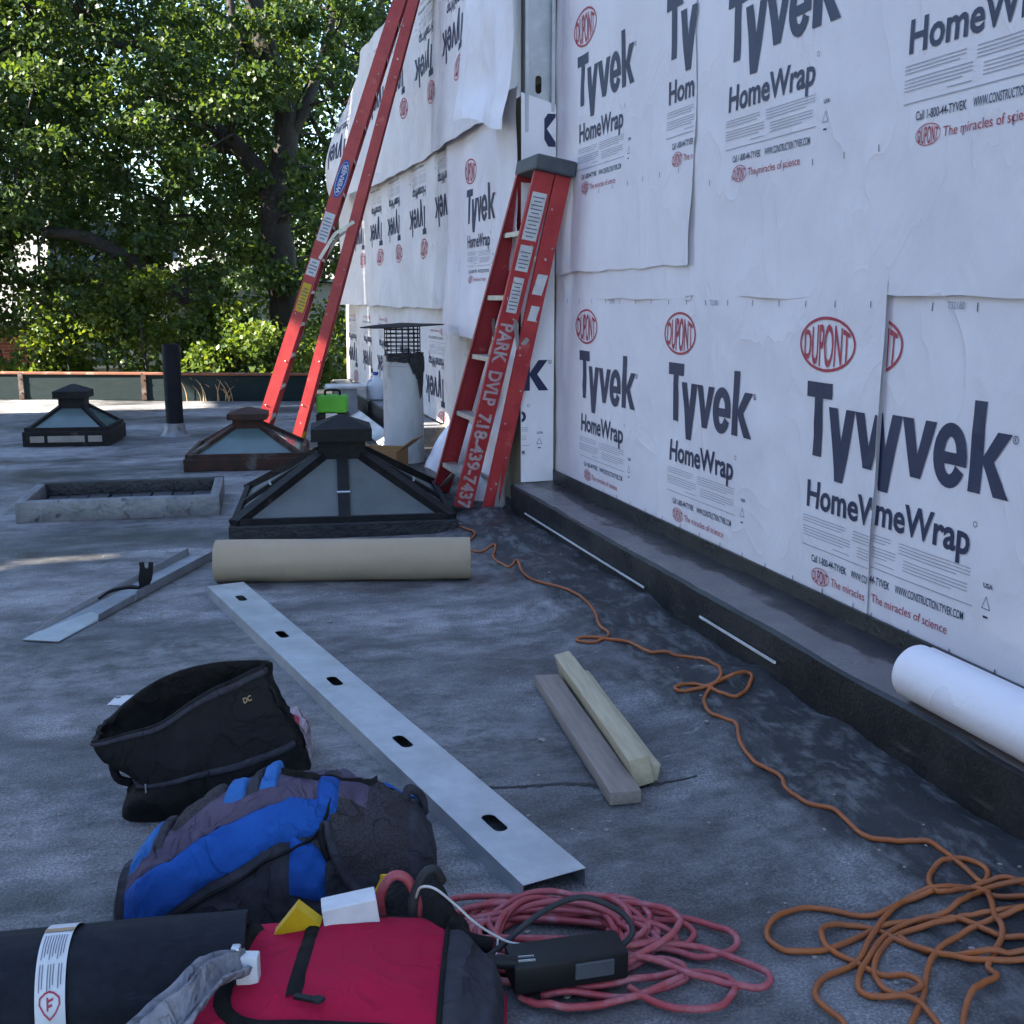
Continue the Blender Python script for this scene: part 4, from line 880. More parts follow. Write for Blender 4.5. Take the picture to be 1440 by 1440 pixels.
def lumber(p0, p1, wd, hg, zc, m, label, roll_=0, name='lumber_piece'):
    p0 = Vector(p0); p1 = Vector(p1); al = p1-p0; ln_ = al.length; t = thing(name, label, 'lumber', Vector((*((p0+p1)/2).xy, zc-hg/2)), math.atan2(al.y, al.x)-math.pi/2, 'lumber offcuts')
    bm = BM(); box(bm, (0, 0, 0), (wd, ln_, hg), bevel=.003); bmesh.ops.subdivide_edges(bm, edges=[e for e in bm.edges if e.calc_length() > ln_*.8], cuts=10)
    for v in bm.verts: v.co += Vector((.002*fbm(v.co.y*8, v.co.x*20, 1), 0, .002*fbm(v.co.y*7, v.co.x*20, 5)))
    bmesh.ops.rotate(bm, cent=(0, 0, 0), matrix=Matrix.Rotation(roll_, 3, 'Y'), verts=bm.verts)
    zmin = min(v.co.z for v in bm.verts)
    for v in bm.verts: v.co.z -= zmin
    t.location.z = zc; obj('board', bm, m, t, True); return t
g0 = G(768, 952, .04); g1 = G(880, 1118, .04); gz = rz(1.1, 3)
lumber((g0.x, g0.y, 0), (g1.x, g1.y, 0), .088, .038, .004+gz, 'wood_old', 'weathered grey lumber offcut lying flat against paler lumber', 0)
h0 = G(798, 928, .07); h1 = G(908, 1080, .07)
lumber((h0.x-.012, h0.y, 0), (h1.x-.012, h1.y, 0), .058, .085, .004+gz, 'wood_new', 'pale lumber offcut standing on edge between two boards', R(14))
j0 = G(822, 944, .05); j1 = G(928, 1082, .04)
lumber((j0.x-.012, j0.y-.02, 0), (j1.x-.022, j1.y-.01, 0), .03, .05, .004+gz, 'wood_new', 'short split pale lumber offcut behind the upright board', R(-10))
# ================================================================== CORDS
def z8(l): return [(620+x*.5694, 900+y*.5694) for x, y in l]
def z3(l): return [(620+x/3, 1230+y/3) for x, y in l]
def cord_path(px, r, bumps=.0, sd=0, n=7):
    out = [];
    for i, p_ in enumerate(px):
        p_ = GR(*p_); p_.z += r*.95; out.append(p_)
    C = catmull(out, n)
    for i, c_ in enumerate(C): c_.z = max(c_.z, rz(c_.x, c_.y)+r*.9)+bumps*max(0, fbm(i*.055, sd, 2)+.25)
    return C
oc = thing('extension_cord', 'orange extension cord snaking along the curb into a loose tangle', 'cord', GR(1045, 1050))
oo = Vector(oc.location)
main = [(648, 742), (668, 752), (655, 768), (672, 778), (696, 772), (694, 786), (715, 799), (727, 789), (735, 806), (752, 818), (790, 828), (818, 842), (836, 862), (842, 880), (856, 895), (838, 905), (812, 903), (820, 898), (856, 901), (884, 905), (918, 920), (968, 926), (1000, 934), (1014, 950), (996, 969), (958, 974), (950, 968), (975, 964), (1000, 972), (1034, 982), (1056, 966), (1050, 948), (1028, 952), (1004, 966), (990, 986), (998, 1004), (1022, 1014), (1036, 1022), (1040, 1045), (1060, 1075), (1097, 1096), (1104, 1110), (1130, 1130), (1178, 1147), (1215, 1178), (1258, 1186), (1300, 1188)]
A_ = z8([(1190, 505), (1240, 530), (1290, 565), (1335, 605), (1350, 580), (1320, 555), (1270, 545), (1222, 565), (1205, 600), (1228, 628), (1290, 622), (1370, 610), (1440, 608), (1500, 620)])
Bp = z8([(1500, 650), (1440, 640), (1360, 640), (1300, 620), (1220, 622), (1150, 650), (1100, 690), (1060, 750), (1025, 805), (950, 838), (925, 870), (932, 910), (985, 955), (1020, 1000)])
Cp = z8([(1500, 600), (1420, 606), (1340, 625), (1260, 675), (1190, 700), (1100, 712), (1040, 738), (970, 768), (900, 778), (840, 770), (806, 742), (814, 708), (855, 680), (915, 670), (985, 680), (1050, 690), (1090, 682), (1150, 655), (1215, 628)])
Dp = z8([(1500, 655), (1400, 672), (1320, 690), (1230, 710), (1120, 740), (1078, 790), (1070, 830), (1090, 868), (1135, 890), (1185, 872), (1140, 845), (1080, 832), (1020, 802), (955, 770), (938, 738), (955, 718), (1010, 712), (1080, 725), (1150, 760), (1220, 788), (1300, 802), (1380, 800), (1500, 790)])
Ep = z8([(1500, 755), (1430, 745), (1370, 735), (1310, 712), (1250, 700), (1170, 705), (1100, 735), (1060, 790), (1035, 830), (1032, 870), (1070, 890), (1130, 895), (1185, 915), (1230, 965), (1260, 1000)])
Fp = z8([(1500, 670), (1430, 676), (1360, 700), (1290, 735), (1225, 785), (1200, 830), (1190, 890), (1165, 950), (1150, 1000)])
Hp = z8([(1350, 630), (1365, 690), (1385, 735), (1368, 780), (1350, 815), (1372, 840), (1335, 868), (1302, 905), (1288, 960), (1300, 1010)])
Ip = z8([(1470, 770), (1400, 790), (1330, 792), (1260, 785), (1190, 772), (1130, 745)])
bm = BM()
for k, (pp, bp) in enumerate(((main+A_[1:], .0), (Bp, .012), (Cp, .008), (Dp, .016), (Ep, .014), (Fp, .02), (Hp, .018), (Ip, .02))):
    tube(bm, [q-oo for q in cord_path(pp, .0066, bp, k)], .0066, 8)
obj('cable', bm, 'orange', oc, 'all')
rc = thing('extension_cord', 'faded red extension cord coiled in a flat bundle beside the red bag', 'cord', GR(830, 1350)); ro_ = Vector(rc.location)
rn = random.Random(5); bm = BM(); rr_ = .0074
def loop(cx, cy, a_, b_, rot_, n=26, z_=0, sd=0, sweep=2*math.pi, ph=0):
    out = []
    for i in range(n+1):
        t_ = ph+sweep*i/n; x = a_*math.cos(t_)*(1+.06*math.sin(3*t_+sd)); y = b_*math.sin(t_)*(1+.08*math.sin(2*t_+sd*2))
        px, py = x*math.cos(rot_)-y*math.sin(rot_), x*math.sin(rot_)+y*math.cos(rot_); g = Vector((cx+px, cy+py, 0)); g.z = rz(g.x, g.y)+rr_+z_*(.6+.5*math.sin(t_*2+sd))
        out.append(g-ro_)
    return out
cc = GR(775, 1325)
ang = math.atan2(EX.y, EX.x)
for k in range(19):
    tube(bm, catmull(loop(cc.x+rn.gauss(0, .018), cc.y+rn.gauss(0, .014), .195+rn.uniform(-.07, .075), .105+rn.uniform(-.05, .035), ang+rn.gauss(0, .1), 18, .006+.0022*k, k), 3), rr_, 7, False)
red_paths = [z3([(480, 205), (600, 190), (760, 183), (900, 188), (1040, 210), (1160, 245), (1235, 295), (1245, 335), (1190, 362), (1080, 372), (960, 340), (800, 345)]),
 z3([(560, 350), (740, 335), (900, 330), (1050, 340), (1180, 372), (1300, 418), (1380, 470), (1375, 508), (1290, 520), (1180, 500), (1060, 465), (930, 415), (800, 385), (650, 380)]),
 z3([(330, 545), (400, 575), (480, 592), (600, 588), (760, 560), (900, 520), (1010, 480), (1040, 440), (980, 395), (840, 385), (700, 400)]),
 z3([(500, 520), (700, 500), (880, 470), (1010, 440), (1130, 440), (1215, 470), (1238, 525), (1190, 585), (1080, 600), (960, 582), (860, 545), (790, 508)]),
 z3([(420, 545), (560, 530), (760, 545), (900, 520), (1020, 470)]), z3([(700, 270), (820, 228), (940, 215), (1030, 240), (1068, 285), (1020, 325), (880, 340), (760, 320)]),
 z3([(100, 230), (200, 150), (320, 148), (430, 175), (500, 200)]), z3([(80, 200), (160, 165), (300, 165), (420, 205), (560, 230)])]
for k, pp in enumerate(red_paths): tube(bm, [q-ro_+Vector((0, 0, .006 if k != 1 else .012)) for q in cord_path(pp, rr_, .014, k+30)], rr_, 8)
obj('cable', bm, 'redcord', rc, 'all')
# charger block with its black cord and plug
cg = GR(800, 1400); t = thing('power_adapter', 'black power adapter brick with black cord lying on the red cord coil', 'adapter', Vector((cg.x, cg.y, cg.z)), -YAW+R(14))
bm = BM(); box(bm, (0, .02, .062), (.235, .085, .062), bevel=.008); obj('case', bm, 'black', t, True)
bm = BM(); box(bm, (.045, -.024, .066), (.08, .006, .034), bevel=.002); obj('label_plate', bm, 'greyplastic', t)
bm = BM(); tube(bm, catmull([(.115, .03, .065), (.15, .05, .09), (.13, .09, .115), (.06, .13, .13), (-.03, .12, .11), (-.12, .08, .075), (-.17, .06, .06)], 8), .0062, 8); obj('cord', bm, 'rubber', t, 'all')
bm = BM(); tube(bm, [(-.105, -.0, .09), (-.135, .004, .092), (-.175, .01, .1)], [.012, .014, .009], 10); pl = obj('plug', bm, 'black', t, True)
bm = BM()
for dy in (-.006, .007): box(bm, (-.088, dy-.001, .094), (.034, .002, .006), rotz(-.1))
obj('prong', bm, 'galv', pl)
# thin white wire
wl = [(585, 1262), (592, 1248), (612, 1250), (640, 1272), (665, 1295), (690, 1312), (720, 1326), (760, 1330), (785, 1342), (793, 1349)]
t = thing('white_wire', 'thin white wire looping from the open bag over the red coil', 'wire', GR(640, 1300)); ow = Vector(t.location)
bm = BM(); hts = [.20, .24, .25, .21, .17, .13, .10, .09, .085, .08]; tube(bm, catmull([G(x, y, h)-ow for (x, y), h in zip(wl, hts)], 7), .0026, 7)
tube(bm, catmull([G(700, 1320, .10)-ow, G(699, 1335, .085)-ow, G(697, 1350, .08)-ow], 5), .0024, 6)
obj('wire', bm, 'whitewire', t, 'all')
# ================================================================== BAGS
class Soft:
    """lump lofted along x: stations (x, y centre, half depth, height, back power) and an over-the-top angle"""
    def __init__(s, st, wr, sd): s.st = st; s.wr = wr; s.sd = sd
    def pt(s, x, a, lift=0.0):
        st = s.st; x = min(max(x, st[0][0]), st[-1][0])
        for i in range(len(st)-1):
            if st[i][0] <= x <= st[i+1][0]: break
        t = (x-st[i][0])/(st[i+1][0]-st[i][0]); t = t*t*(3-2*t) if s.sd > 0 else t
        _, yc, hd, ht, pw = [lerp(p, q, t) for p, q in zip(st[i], st[i+1])]
        c, sn = -math.cos(a), math.sin(a); cy = math.copysign(abs(c)**(2/pw), c); cz = abs(sn)**(2/pw)
        k = 1+s.wr*fbm(x*5, a*1.3, s.sd)+s.wr*.5*fbm(x*14, a*3.3, s.sd+5)-s.wr*.9*max(0, .22-abs(fbm(x*6+a*.8, a*1.5-x*3, s.sd+11)))/.22
        v = Vector((x, yc+hd*cy*k, max(ht*cz*k, 0)))
        if lift:
            n = Vector((0, c/ max(hd, .02), sn/max(ht, .02))).normalized(); v += n*lift
        return v
    def body(s, bm, nx=46, na=26):
        rings = [[bm.verts.new(s.pt(lerp(s.st[0][0], s.st[-1][0], i/nx), math.pi*j/na)) for j in range(na+1)] for i in range(nx+1)]
        for i in range(nx):
            for j in range(na): bm.faces.new((rings[i][j], rings[i+1][j], rings[i+1][j+1], rings[i][j+1]))
        bm.faces.new(rings[0]); bm.faces.new(rings[-1][::-1])
    def patch(s, bm, x0, x1, a0, a1, lift, n=20, m=14, f=None, th=.004):
        def g(u, v):
            x = lerp(x0, x1, u); lo_, hi_ = (f(u) if f else (a0, a1)); e = 1-max(abs(2*v-1), abs(2*u-1))**6
            return s.pt(x, lerp(lo_, hi_, v), lift*(.25+.75*e))
        grid(bm, g, n, m)
    def ribbon(s, bm, pts, wd, lift, n=8, cols=4):
        P = catmull([Vector((x, a, 0)) for x, a in pts], n); rows = []
        for i, p_ in enumerate(P):
            q = s.pt(p_.x, p_.y, lift); q2 = s.pt(*(P[min(i+1, len(P)-1)]).xy, lift); q1 = s.pt(*(P[max(i-1, 0)]).xy, lift); d = (q2-q1).normalized()
            e = s.pt(p_.x, p_.y+.03, lift)-q; nrm = (s.pt(p_.x, p_.y, lift+.02)-q).normalized(); side = d.cross(nrm).normalized()
            row = []
            for c in range(cols+1):
                f = c/cols-.5; row.append(bm.verts.new(q+side*wd*f+nrm*(lift*.8*(1-(2*f)**2)) - nrm*(lift*1.1 if c in (0, cols) else 0)))
            rows.append(row)
        for i in range(len(rows)-1):
            for c in range(cols): bm.faces.new((rows[i][c], rows[i+1][c], rows[i+1][c+1], rows[i][c+1]))
# --- blue backpack
bp0 = G(400, 1262); t = thing('backpack', 'worn blue and purple backpack with dark mesh pocket lying on its side', 'backpack', Vector((*bp0.xy, .004)), -YAW+R(4)); t.scale = (.97, .97, .95)
S1 = Soft([(-.375, -.06, .03, .05, 2), (-.35, -.06, .10, .13, 2.2), (-.26, -.05, .155, .205, 2.4), (-.12, .0, .185, .265, 2.3), (.0, .03, .20, .295, 2.2), (.10, .04, .20, .28, 2.2), (.22, .05, .19, .235, 2.4), (.31, .05, .165, .19, 2.6), (.355, .05, .11, .13, 2.4), (.365, .05, .06, .08, 2)], .05, 3)
bm = BM(); S1.body(bm, 64, 30); obj('body', bm, 'greyfab', t, 'all')
bm = BM(); S1.patch(bm, -.33, .12, 0, 0, .012, 30, 12, lambda u: (lerp(.10, .86, u)+.08*math.sin(u*3), lerp(.80, 1.22, u)+.10*math.sin(u*3.1))); obj('front_panel', bm, 'bluefab', t, 'all')
bm = BM(); S1.patch(bm, -.33, .10, 0, 0, .007, 30, 12, lambda u: (lerp(.81, 1.21, u)+.10*math.sin(u*3.1), lerp(1.5, 1.85, u))); obj('side_panel', bm, 'purplefab', t, 'all')
bm = BM(); S1.patch(bm, .12, .30, .45, 1.9, .010, 20, 20); obj('mesh_pocket', bm, 'meshfab', t, 'all')
bm = BM(); S1.patch(bm, .035, .115, 0, 0, .009, 12, 12, lambda u: (lerp(.30, .22, u), lerp(.92, .62, u))); obj('lower_panel', bm, 'bluefab', t, 'all')
bm = BM(); S1.patch(bm, .13, .21, 1.25, 2.0, .013, 10, 10); obj('side_panel', bm, 'purplefab', t, 'all')
bm = BM(); S1.patch(bm, .09, .14, 1.05, 1.6, .018, 8, 10); obj('top_gusset', bm, 'bluefab', t, 'all')
for x0, x1, m_, nm in ((-.125, -.075, 'bluelight', 'shoulder_strap'), (-.075, -.045, 'greyfab', 'strap_webbing'), (-.045, -.005, 'bluelight', 'shoulder_strap'), (-.33, -.27, 'bluelight', 'strap_pad'), (-.27, -.245, 'greyfab', 'strap_webbing')):
    bm = BM(); S1.patch(bm, x0, x1, 0, 0, .022 if x0 > -.2 else .014, 8, 16, (lambda u, q=x0: (1.38, 2.4)) if x0 > -.2 else (lambda u: (1.15, 2.2))); obj(nm, bm, m_, t, 'all')
bm = BM(); S1.patch(bm, -.24, -.13, 1.5, 2.1, .020, 10, 8); obj('strap_adjuster', bm, 'meshfab', t, 'all')
bm = BM(); S1.ribbon(bm, [(-.33, .14), (-.22, .27), (-.05, .52), (.08, .78), (.115, 1.05), (.125, 1.3)], .008, .010); obj('piping', bm, 'blackfab', t, 'all')
bm = BM(); S1.ribbon(bm, [(.0, 1.62), (.08, 1.55), (.16, 1.62), (.22, 1.8)], .014, .012); obj('zipper', bm, 'blackfab', t, 'all')
bm = BM(); tube(bm, catmull([S1.pt(.115, .95, .015), S1.pt(.105, .85, .03), S1.pt(.11, .7, .03), S1.pt(.12, .6, .012)], 6), .006, 8); obj('strap_loop', bm, 'blackfab', t, 'all')
bm = BM(); S1.ribbon(bm, [(.11, .95), (.125, .75), (.15, .5), (.19, .25)], .03, .014); obj('webbing', bm, 'greyfab', t, 'all')
bm = BM(); tube(bm, catmull([S1.pt(.29, 1.75, .0), S1.pt(.30, 1.75, .035), S1.pt(.33, 1.9, .03), S1.pt(.335, 2.1, .0)], 6), .011, 8); obj('carry_handle', bm, 'greyfab', t, 'all')
bm = BM(); S1.patch(bm, .22, .34, 2.0, 2.4, .012, 8, 8); obj('back_panel', bm, 'bluefab', t, 'all')
# --- red tool bag at the front
rb0 = G(500, 1440); t = thing('red_bag', 'crimson soft tool bag with black trim and zipper pull', 'bag', Vector((*(rb0+EY*-.05-EX*.012).xy, .004)), -YAW); t.scale = (1.22, 1.0, .98)
S2 = Soft([(-.285, -.05, .12, .06, 2.4), (-.275, -.05, .16, .115, 2.8), (-.24, -.04, .18, .15, 3.2), (-.15, -.01, .20, .176, 3.4), (-.02, .0, .21, .192, 3.4), (.10, .0, .205, .186, 3.4), (.17, -.01, .195, .162, 3.2), (.225, -.03, .175, .12, 3), (.248, -.03, .13, .06, 2.4)], .025, 7)
bm = BM(); S2.body(bm, 64, 34); obj('body', bm, 'redfab', t, 'all')
bm = BM(); S2.patch(bm, .155, .246, .12, 2.7, .006, 12, 24); obj('end_panel', bm, 'greyfab', t, 'all')
bm = BM(); S2.ribbon(bm, [(-.150, 1.98), (-.158, 1.7), (-.160, 1.35), (-.150, 1.05), (-.11, .84), (-.04, .76), (.05, .73), (.135, .71)], .026, .005); obj('trim', bm, 'blackfab', t, 'all')
bm = BM(); S2.ribbon(bm, [(-.225, 1.9), (-.235, 1.55), (-.25, 1.1), (-.27, .72), (-.285, .4)], .028, .005); obj('trim', bm, 'blackfab', t, 'all')
bm = BM(); S2.ribbon(bm, [(-.055, 2.1), (-.055, 1.7), (-.055, 1.15)], .024, .004); obj('zipper', bm, 'blackfab', t, 'all')
q = S2.pt(-.045, 1.1, .012); bm = BM(); box(bm, q+Vector((.010, -.006, .002)), (.036, .014, .008), rotz(-.35), .0035); lathe(bm, [(.009, -.003), (.011, 0), (.009, .003)], q+Vector((.028, -.012, .003)), 12); zp = obj('zipper_pull', bm, 'black', t, True)
bm = BM(); S2.ribbon(bm, [(.152, 2.2), (.153, 1.9), (.153, 1.2), (.153, .5)], .01, .004); obj('piping', bm, 'blackfab', t, 'all')
bm = BM(); S2.patch(bm, -.12, .14, 2.35, 2.8, .008, 20, 10); obj('mouth_flap', bm, 'blackfab', t, 'all')
# things sticking out of the red bag / lying between the bags
q = G(410, 1306, .185); t = thing('yellow_tool', 'yellow plastic tool grip poking out behind the red bag', 'tool', Vector((q.x, q.y, 0)), -YAW)
bm = BM(); zq = .185
prism(bm, [(-.055, .0, zq-.04), (.012, -.01, zq+.05), (.055, .0, zq+.006), (.02, .01, zq-.05)], (0, .03, .0)); obj('grip', bm, 'yellow', t)
bm = BM(); box(bm, (.0, .016, zq/2-.03), (.07, .05, zq-.02), bevel=.006); obj('shaft', bm, 'black', t)
q = G(505, 1304, .20); t = thing('white_carton', 'small white carton wedged behind the red bag', 'carton', Vector((q.x, q.y+.03, 0)), -YAW+R(12))
bm = BM(); box(bm, (0, .03, .118), (.105, .05, .22), Matrix.Rotation(R(-7), 3, 'Y'), .002); obj('carton_body', bm, 'sticker', t)
q = G(515, 1275, .10); t = thing('yellow_strap', 'thin yellow strap lying behind the white carton', 'strap', Vector((q.x, q.y, 0)), -YAW)
bm = BM(); tube(bm, catmull([(-.01, 0, .0), (-.012, .0, .09), (.02, .005, .115), (.04, .01, .15), (.042, .015, .165)], 6), [.012]*13+[.013]*12, 6); obj('webbing', bm, 'yellow', t)
q = G(338, 1340, .225); t = thing('tape_measure', 'small chrome tape measure beside the red bag', 'tape measure', Vector((q.x, q.y, .145)), -YAW); t.scale = (.62, .62, .52)
bm = BM(); box(bm, (.02, .0, .075), (.065, .04, .15), bevel=.006); obj('casing', bm, 'sticker', t, True)
bm = BM(); box(bm, (-.012, -.0, .165), (.026, .03, .03), bevel=.006); obj('hook', bm, 'galv', t, True)
bm = BM(); box(bm, (-.012, -.0005, .151), (.028, .032, .004)); obj('edge_band', bm, 'black', t)
# black handle straps and plug ends behind the bag
hd = G(560, 1300, .12); t = thing('bag_of_cables', 'open black pouch with red and black cable loops behind the red bag', 'pouch', Vector((hd.x, hd.y, 0)), -YAW)
S3 = Soft([(-.15, .04, .03, .06, 2), (-.11, .04, .07, .13, 2.5), (.0, .05, .09, .165, 2.6), (.08, .05, .09, .17, 2.6), (.13, .03, .07, .11, 2.4), (.16, .02, .03, .05, 2)], .07, 11)
bm = BM(); S3.body(bm, 30, 18); obj('pouch', bm, 'blackfab', t, 'all')
bm = BM(); tube(bm, catmull([(-.03, .0, .12), (-.035, .0, .18), (-.012, .0, .225), (.02, .0, .22), (.04, -.005, .17), (.035, -.01, .12)], 7), .010, 10); obj('red_loop', bm, 'redcord', t, 'all')
bm = BM(); tube(bm, catmull([(.03, -.02, .13), (.035, -.02, .19), (.055, -.01, .235), (.075, .0, .24), (.09, .01, .21)], 7), .010, 10); obj('black_loop', bm, 'rubber', t, 'all')
bm = BM(); tube(bm, catmull([(.10, -.01, .13), (.14, -.02, .10), (.19, -.02, .085)], 6), .016, 10); obj('cable_sheath', bm, 'blackfab', t, 'all')
# grey cloth at the left of the red bag
def cloth_f(u, v):
    c_ = catmull([G(348, 1326, .225), G(305, 1345, .245), G(268, 1385, .24), G(232, 1425, .215), G(175, 1475, .17)], 8); i = min(int(u*(len(c_)-1)), len(c_)-2); f = u*(len(c_)-1)-i; p_ = c_[i].lerp(c_[i+1], f)
    w_ = lerp(.03, .11, u); off = (v-.55)*w_; return p_+EX*off+EY*(-.04*v)+Vector((0, 0, .014*math.sin(v*13+u*3)-.02*abs(v-.4)*2+.008*fbm(u*5, v*4, 71)))
t = thing('work_cloth', 'crumpled grey denim work cloth draped beside the red bag', 'cloth', G(262, 1440)); bm = BM(); oc_ = Vector(t.location)
grid(bm, lambda u, v: cloth_f(u, v)-oc_, 30, 20); thicken(bm, .006); obj('folds', bm, 'cloth', t, 'all')
# --- black tool bag with open mouth
tb = G(292, 1150); t = thing('tool_bag', 'open black canvas tool bag gaping at the top with small yellow badge', 'bag', Vector((*(tb+EY*.12).xy, .004)), -YAW+R(10))
def tb_pt(a_, h, inn=0.0):
    """h 0..1 up the side; a_ angle round"""
    c, sn = math.cos(a_), math.sin(a_); p_ = 5.0
    k = 1/((abs(c)**p_+abs(sn)**p_)**(1/p_))
    wx = lerp(.25, .235, smooth(0, .6, h)); wy = .145+.02*math.sin(h*math.pi)-lerp(.045, .122, smooth(-.8, .9, c*k))*smooth(.35, 1, h)
    top_ = .285+.085*c*k+(.06*smooth(0, .9, sn*k))*math.cos(c*k*1.5)
    z = h*top_; cx = -.085*smooth(.25, 1, h)
    w_ = 1+.06*fbm(c*2+5, sn*2, h*2.5+3)*smooth(0, .3, h)+.03*fbm(c*5+5, sn*5, h*6+3)*smooth(0, .2, h)-.05*smooth(0, .2, h)*max(0, .2-abs(fbm(c*2.4+2, sn*2.4+h*2, h*2.2)))/.2
    x = cx+(wx*k*c)*w_-inn*c; y = (wy*k*sn)*w_-inn*sn+.03*smooth(.4, 1, h)
    x += .055*math.exp(-((h-.52)/.14)**2)*smooth(.2, -.9, c) if False else .055*math.exp(-((h-.52)/.14)**2)*(1-smooth(-.9, .2, c))
    z -= .02*math.exp(-((h-1)/.25)**2)*math.exp(-((c*k+.25)/.3)**2)*(1 if sn < 0 else 0)
    return Vector((x, y, z))
bm = BM(); na = 64; nh = 22; rows = []
for j in range(nh+1): rows.append([bm.verts.new(tb_pt(2*math.pi*i/na, j/nh)) for i in range(na)])
for j in range(nh, 2, -1): rows.append([bm.verts.new(tb_pt(2*math.pi*i/na, j/nh, .012)) for i in range(na)])
for j in range(len(rows)-1):
    for i in range(na): bm.faces.new((rows[j][i], rows[j][(i+1) % na], rows[j+1][(i+1) % na], rows[j+1][i]))
bm.faces.new(rows[0][::-1]); bm.faces.new(rows[-1]); obj('body', bm, 'blackfab', t, 'all')
def tb_ribbon(bm, pts, wd, lift):
    P = catmull([Vector((a_, h, 0)) for a_, h in pts], 10); rows = []
    for i, p_ in enumerate(P):
        q = tb_pt(p_.x, p_.y, -lift); rows.append([bm.verts.new(tb_pt(p_.x, min(p_.y+s_*wd, 1.04), -lift if abs(s_) < .4 else -lift*.2)) for s_ in (-.5, -.25, .25, .5)])
    for i in range(len(rows)-1):
        for c in range(3): bm.faces.new((rows[i][c], rows[i+1][c], rows[i+1][c+1], rows[i][c+1]))
bm = BM(); tb_ribbon(bm, [(-math.pi*.95, .955), (-math.pi*.75, .955), (-math.pi*.5, .955), (-math.pi*.25, .955), (-.15, .955)], .05, .006); obj('zipper', bm, 'greyfab', t, 'all')
bm = BM(); tb_ribbon(bm, [(-math.pi*1.02, .50), (-math.pi*.8, .50), (-math.pi*.5, .48), (-math.pi*.2, .5)], .05, .007); obj('seam_band', bm, 'greyfab', t, 'all')
bm = BM(); tube(bm, catmull([tb_pt(math.pi*.98, .62, -.005), tb_pt(math.pi*1.0, .58, -.045), tb_pt(math.pi*1.03, .42, -.05), tb_pt(math.pi*1.06, .36, -.005)], 7), .012, 8); obj('side_handle', bm, 'blackfab', t, 'all')
bm = BM(); tb_ribbon(bm, [(-.62, .80), (-.5, .78), (-.3, .74), (-.15, .6), (-.1, .4)], .14, .010); obj('side_pocket', bm, 'blackfab', t, 'all')
bm = BM(); q = tb_pt(-.98, .83, -.004); q2 = tb_pt(-.80, .83, -.004); al = (q2-q).normalized(); up_ = (tb_pt(-.9, .9, -.004)-tb_pt(-.9, .8, -.004)).normalized()
flat_text(bm, 'DC', q+Vector((0, -.006, 0)), .012, .016, al, up_, .03); obj('badge', bm, 'dryweed', t)['kind'] = 'stuff'
bm = BM(); q = tb_pt(-2.3, .49, -.012); box(bm, q, (.004, .006, .024)); obj('rivet', bm, 'alu', t)
# --- clear bag with red packets behind the tool bag
cp = G(412, 1075); t = thing('plastic_bag', 'clear plastic bag holding red packets tucked behind the black tool bag', 'plastic bag', Vector((*cp.xy, .003)), -YAW)
S4 = Soft([(-.07, .05, .02, .03, 2), (-.05, .05, .05, .12, 2.2), (.0, .05, .06, .155, 2.3), (.035, .05, .055, .13, 2.2), (.05, .05, .02, .04, 2)], .12, 13)
bm = BM(); S4.body(bm, 24, 18); obj('bag_film', bm, 'plasticbag', t, 'all')
for x0, a0, a1 in ((-.03, .9, 1.25), (-.025, .5, .75)):
    bm = BM(); S4.patch(bm, x0, x0+.05, a0, a1, .004, 8, 8); obj('packet', bm, 'redstuff', t, 'all')
bmk = G(172, 975, .03); t = thing('paper_scrap', 'scrap of white paper showing behind the black tool bag', 'paper scrap', Vector((*G(182, 988).xy, .004)), -YAW)
bm = BM(); grid(bm, lambda u, v: Vector(((u-.5)*.12, (v-.5)*.09, .004+.008*v*u+.004*fbm(u*4, v*4, 3))), 10, 8); thicken(bm, .001); obj('paper', bm, 'sticker', t, 'all')
# ================================================================== BEYOND THE ROOF
GZ = -3.6
bm = BM(); grid(bm, lambda u, v: Vector((lerp(-300, 300, u), lerp(-200, 500, v), GZ+.0)), 20, 20); tag(obj('ground', bm, 'ground'), 'yard ground beyond the roof', 'ground', kind='structure')
# unseen brick mass on the sunny side, added to keep this roof shaded
NX = -14.0; tE = math.tan(R(SUN_EL))/math.cos(R(SUN_AZ)); tA = math.tan(R(SUN_AZ))
nb = thing('added_shade_caster', 'tall brick mass added out of view to shade the roof from the sunny side', 'building', (NX, 0, GZ))
def sunhit(x, y, z): return (y-(x-NX)*tA, z+(x-NX)*tE)   # where a sun ray to this point crosses the added screen
ZT = 17.0
YG = sunhit(-.6, 14.4, 0)[0]; ZG = 10.4
bm = BM(); box(bm, (-4.3, (YG-14)/2, (7.6-GZ)/2), (8, YG+14, 7.6-GZ)); obj('caster_base', bm, 'brick', nb)
bm = BM(); box(bm, (-.9, YG+.86, (ZG+17)/2-GZ), (1.65, 1.7, 17-ZG)); obj('caster_overhang', bm, 'brick', nb)  # overhang added to hold sun off most of the far sheets
opens = []  # slots shaped to let sun onto the tall ladder rails and roof streaks
for key, wd, zt_ in (('nf', .30, 1.25), ('nr', .28, 1.15)):
    a_, b_ = r2[key][0], r2[key][1]; e_ = a_.lerp(b_, zt_/b_.z); ya, za = sunhit(a_.x, a_.y, .05); yb_, zb_ = sunhit(e_.x, e_.y, zt_); opens.append((min(ya, yb_)-wd/2, max(ya, yb_)+wd/2, za, zb_))
for xa, xb, yy, wd in ((-1.25, -.62, 6.05, .075), (-.80, -.12, 6.16, .085)):
    ya, za = sunhit(xa, yy, 0); yb_, zb_ = sunhit(xb, yy, 0); opens.append(((ya+yb_)/2-wd/2, (ya+yb_)/2+wd/2, za, zb_))
ycuts = sorted({-14.0, YG, *[o[0] for o in opens], *[o[1] for o in opens]})
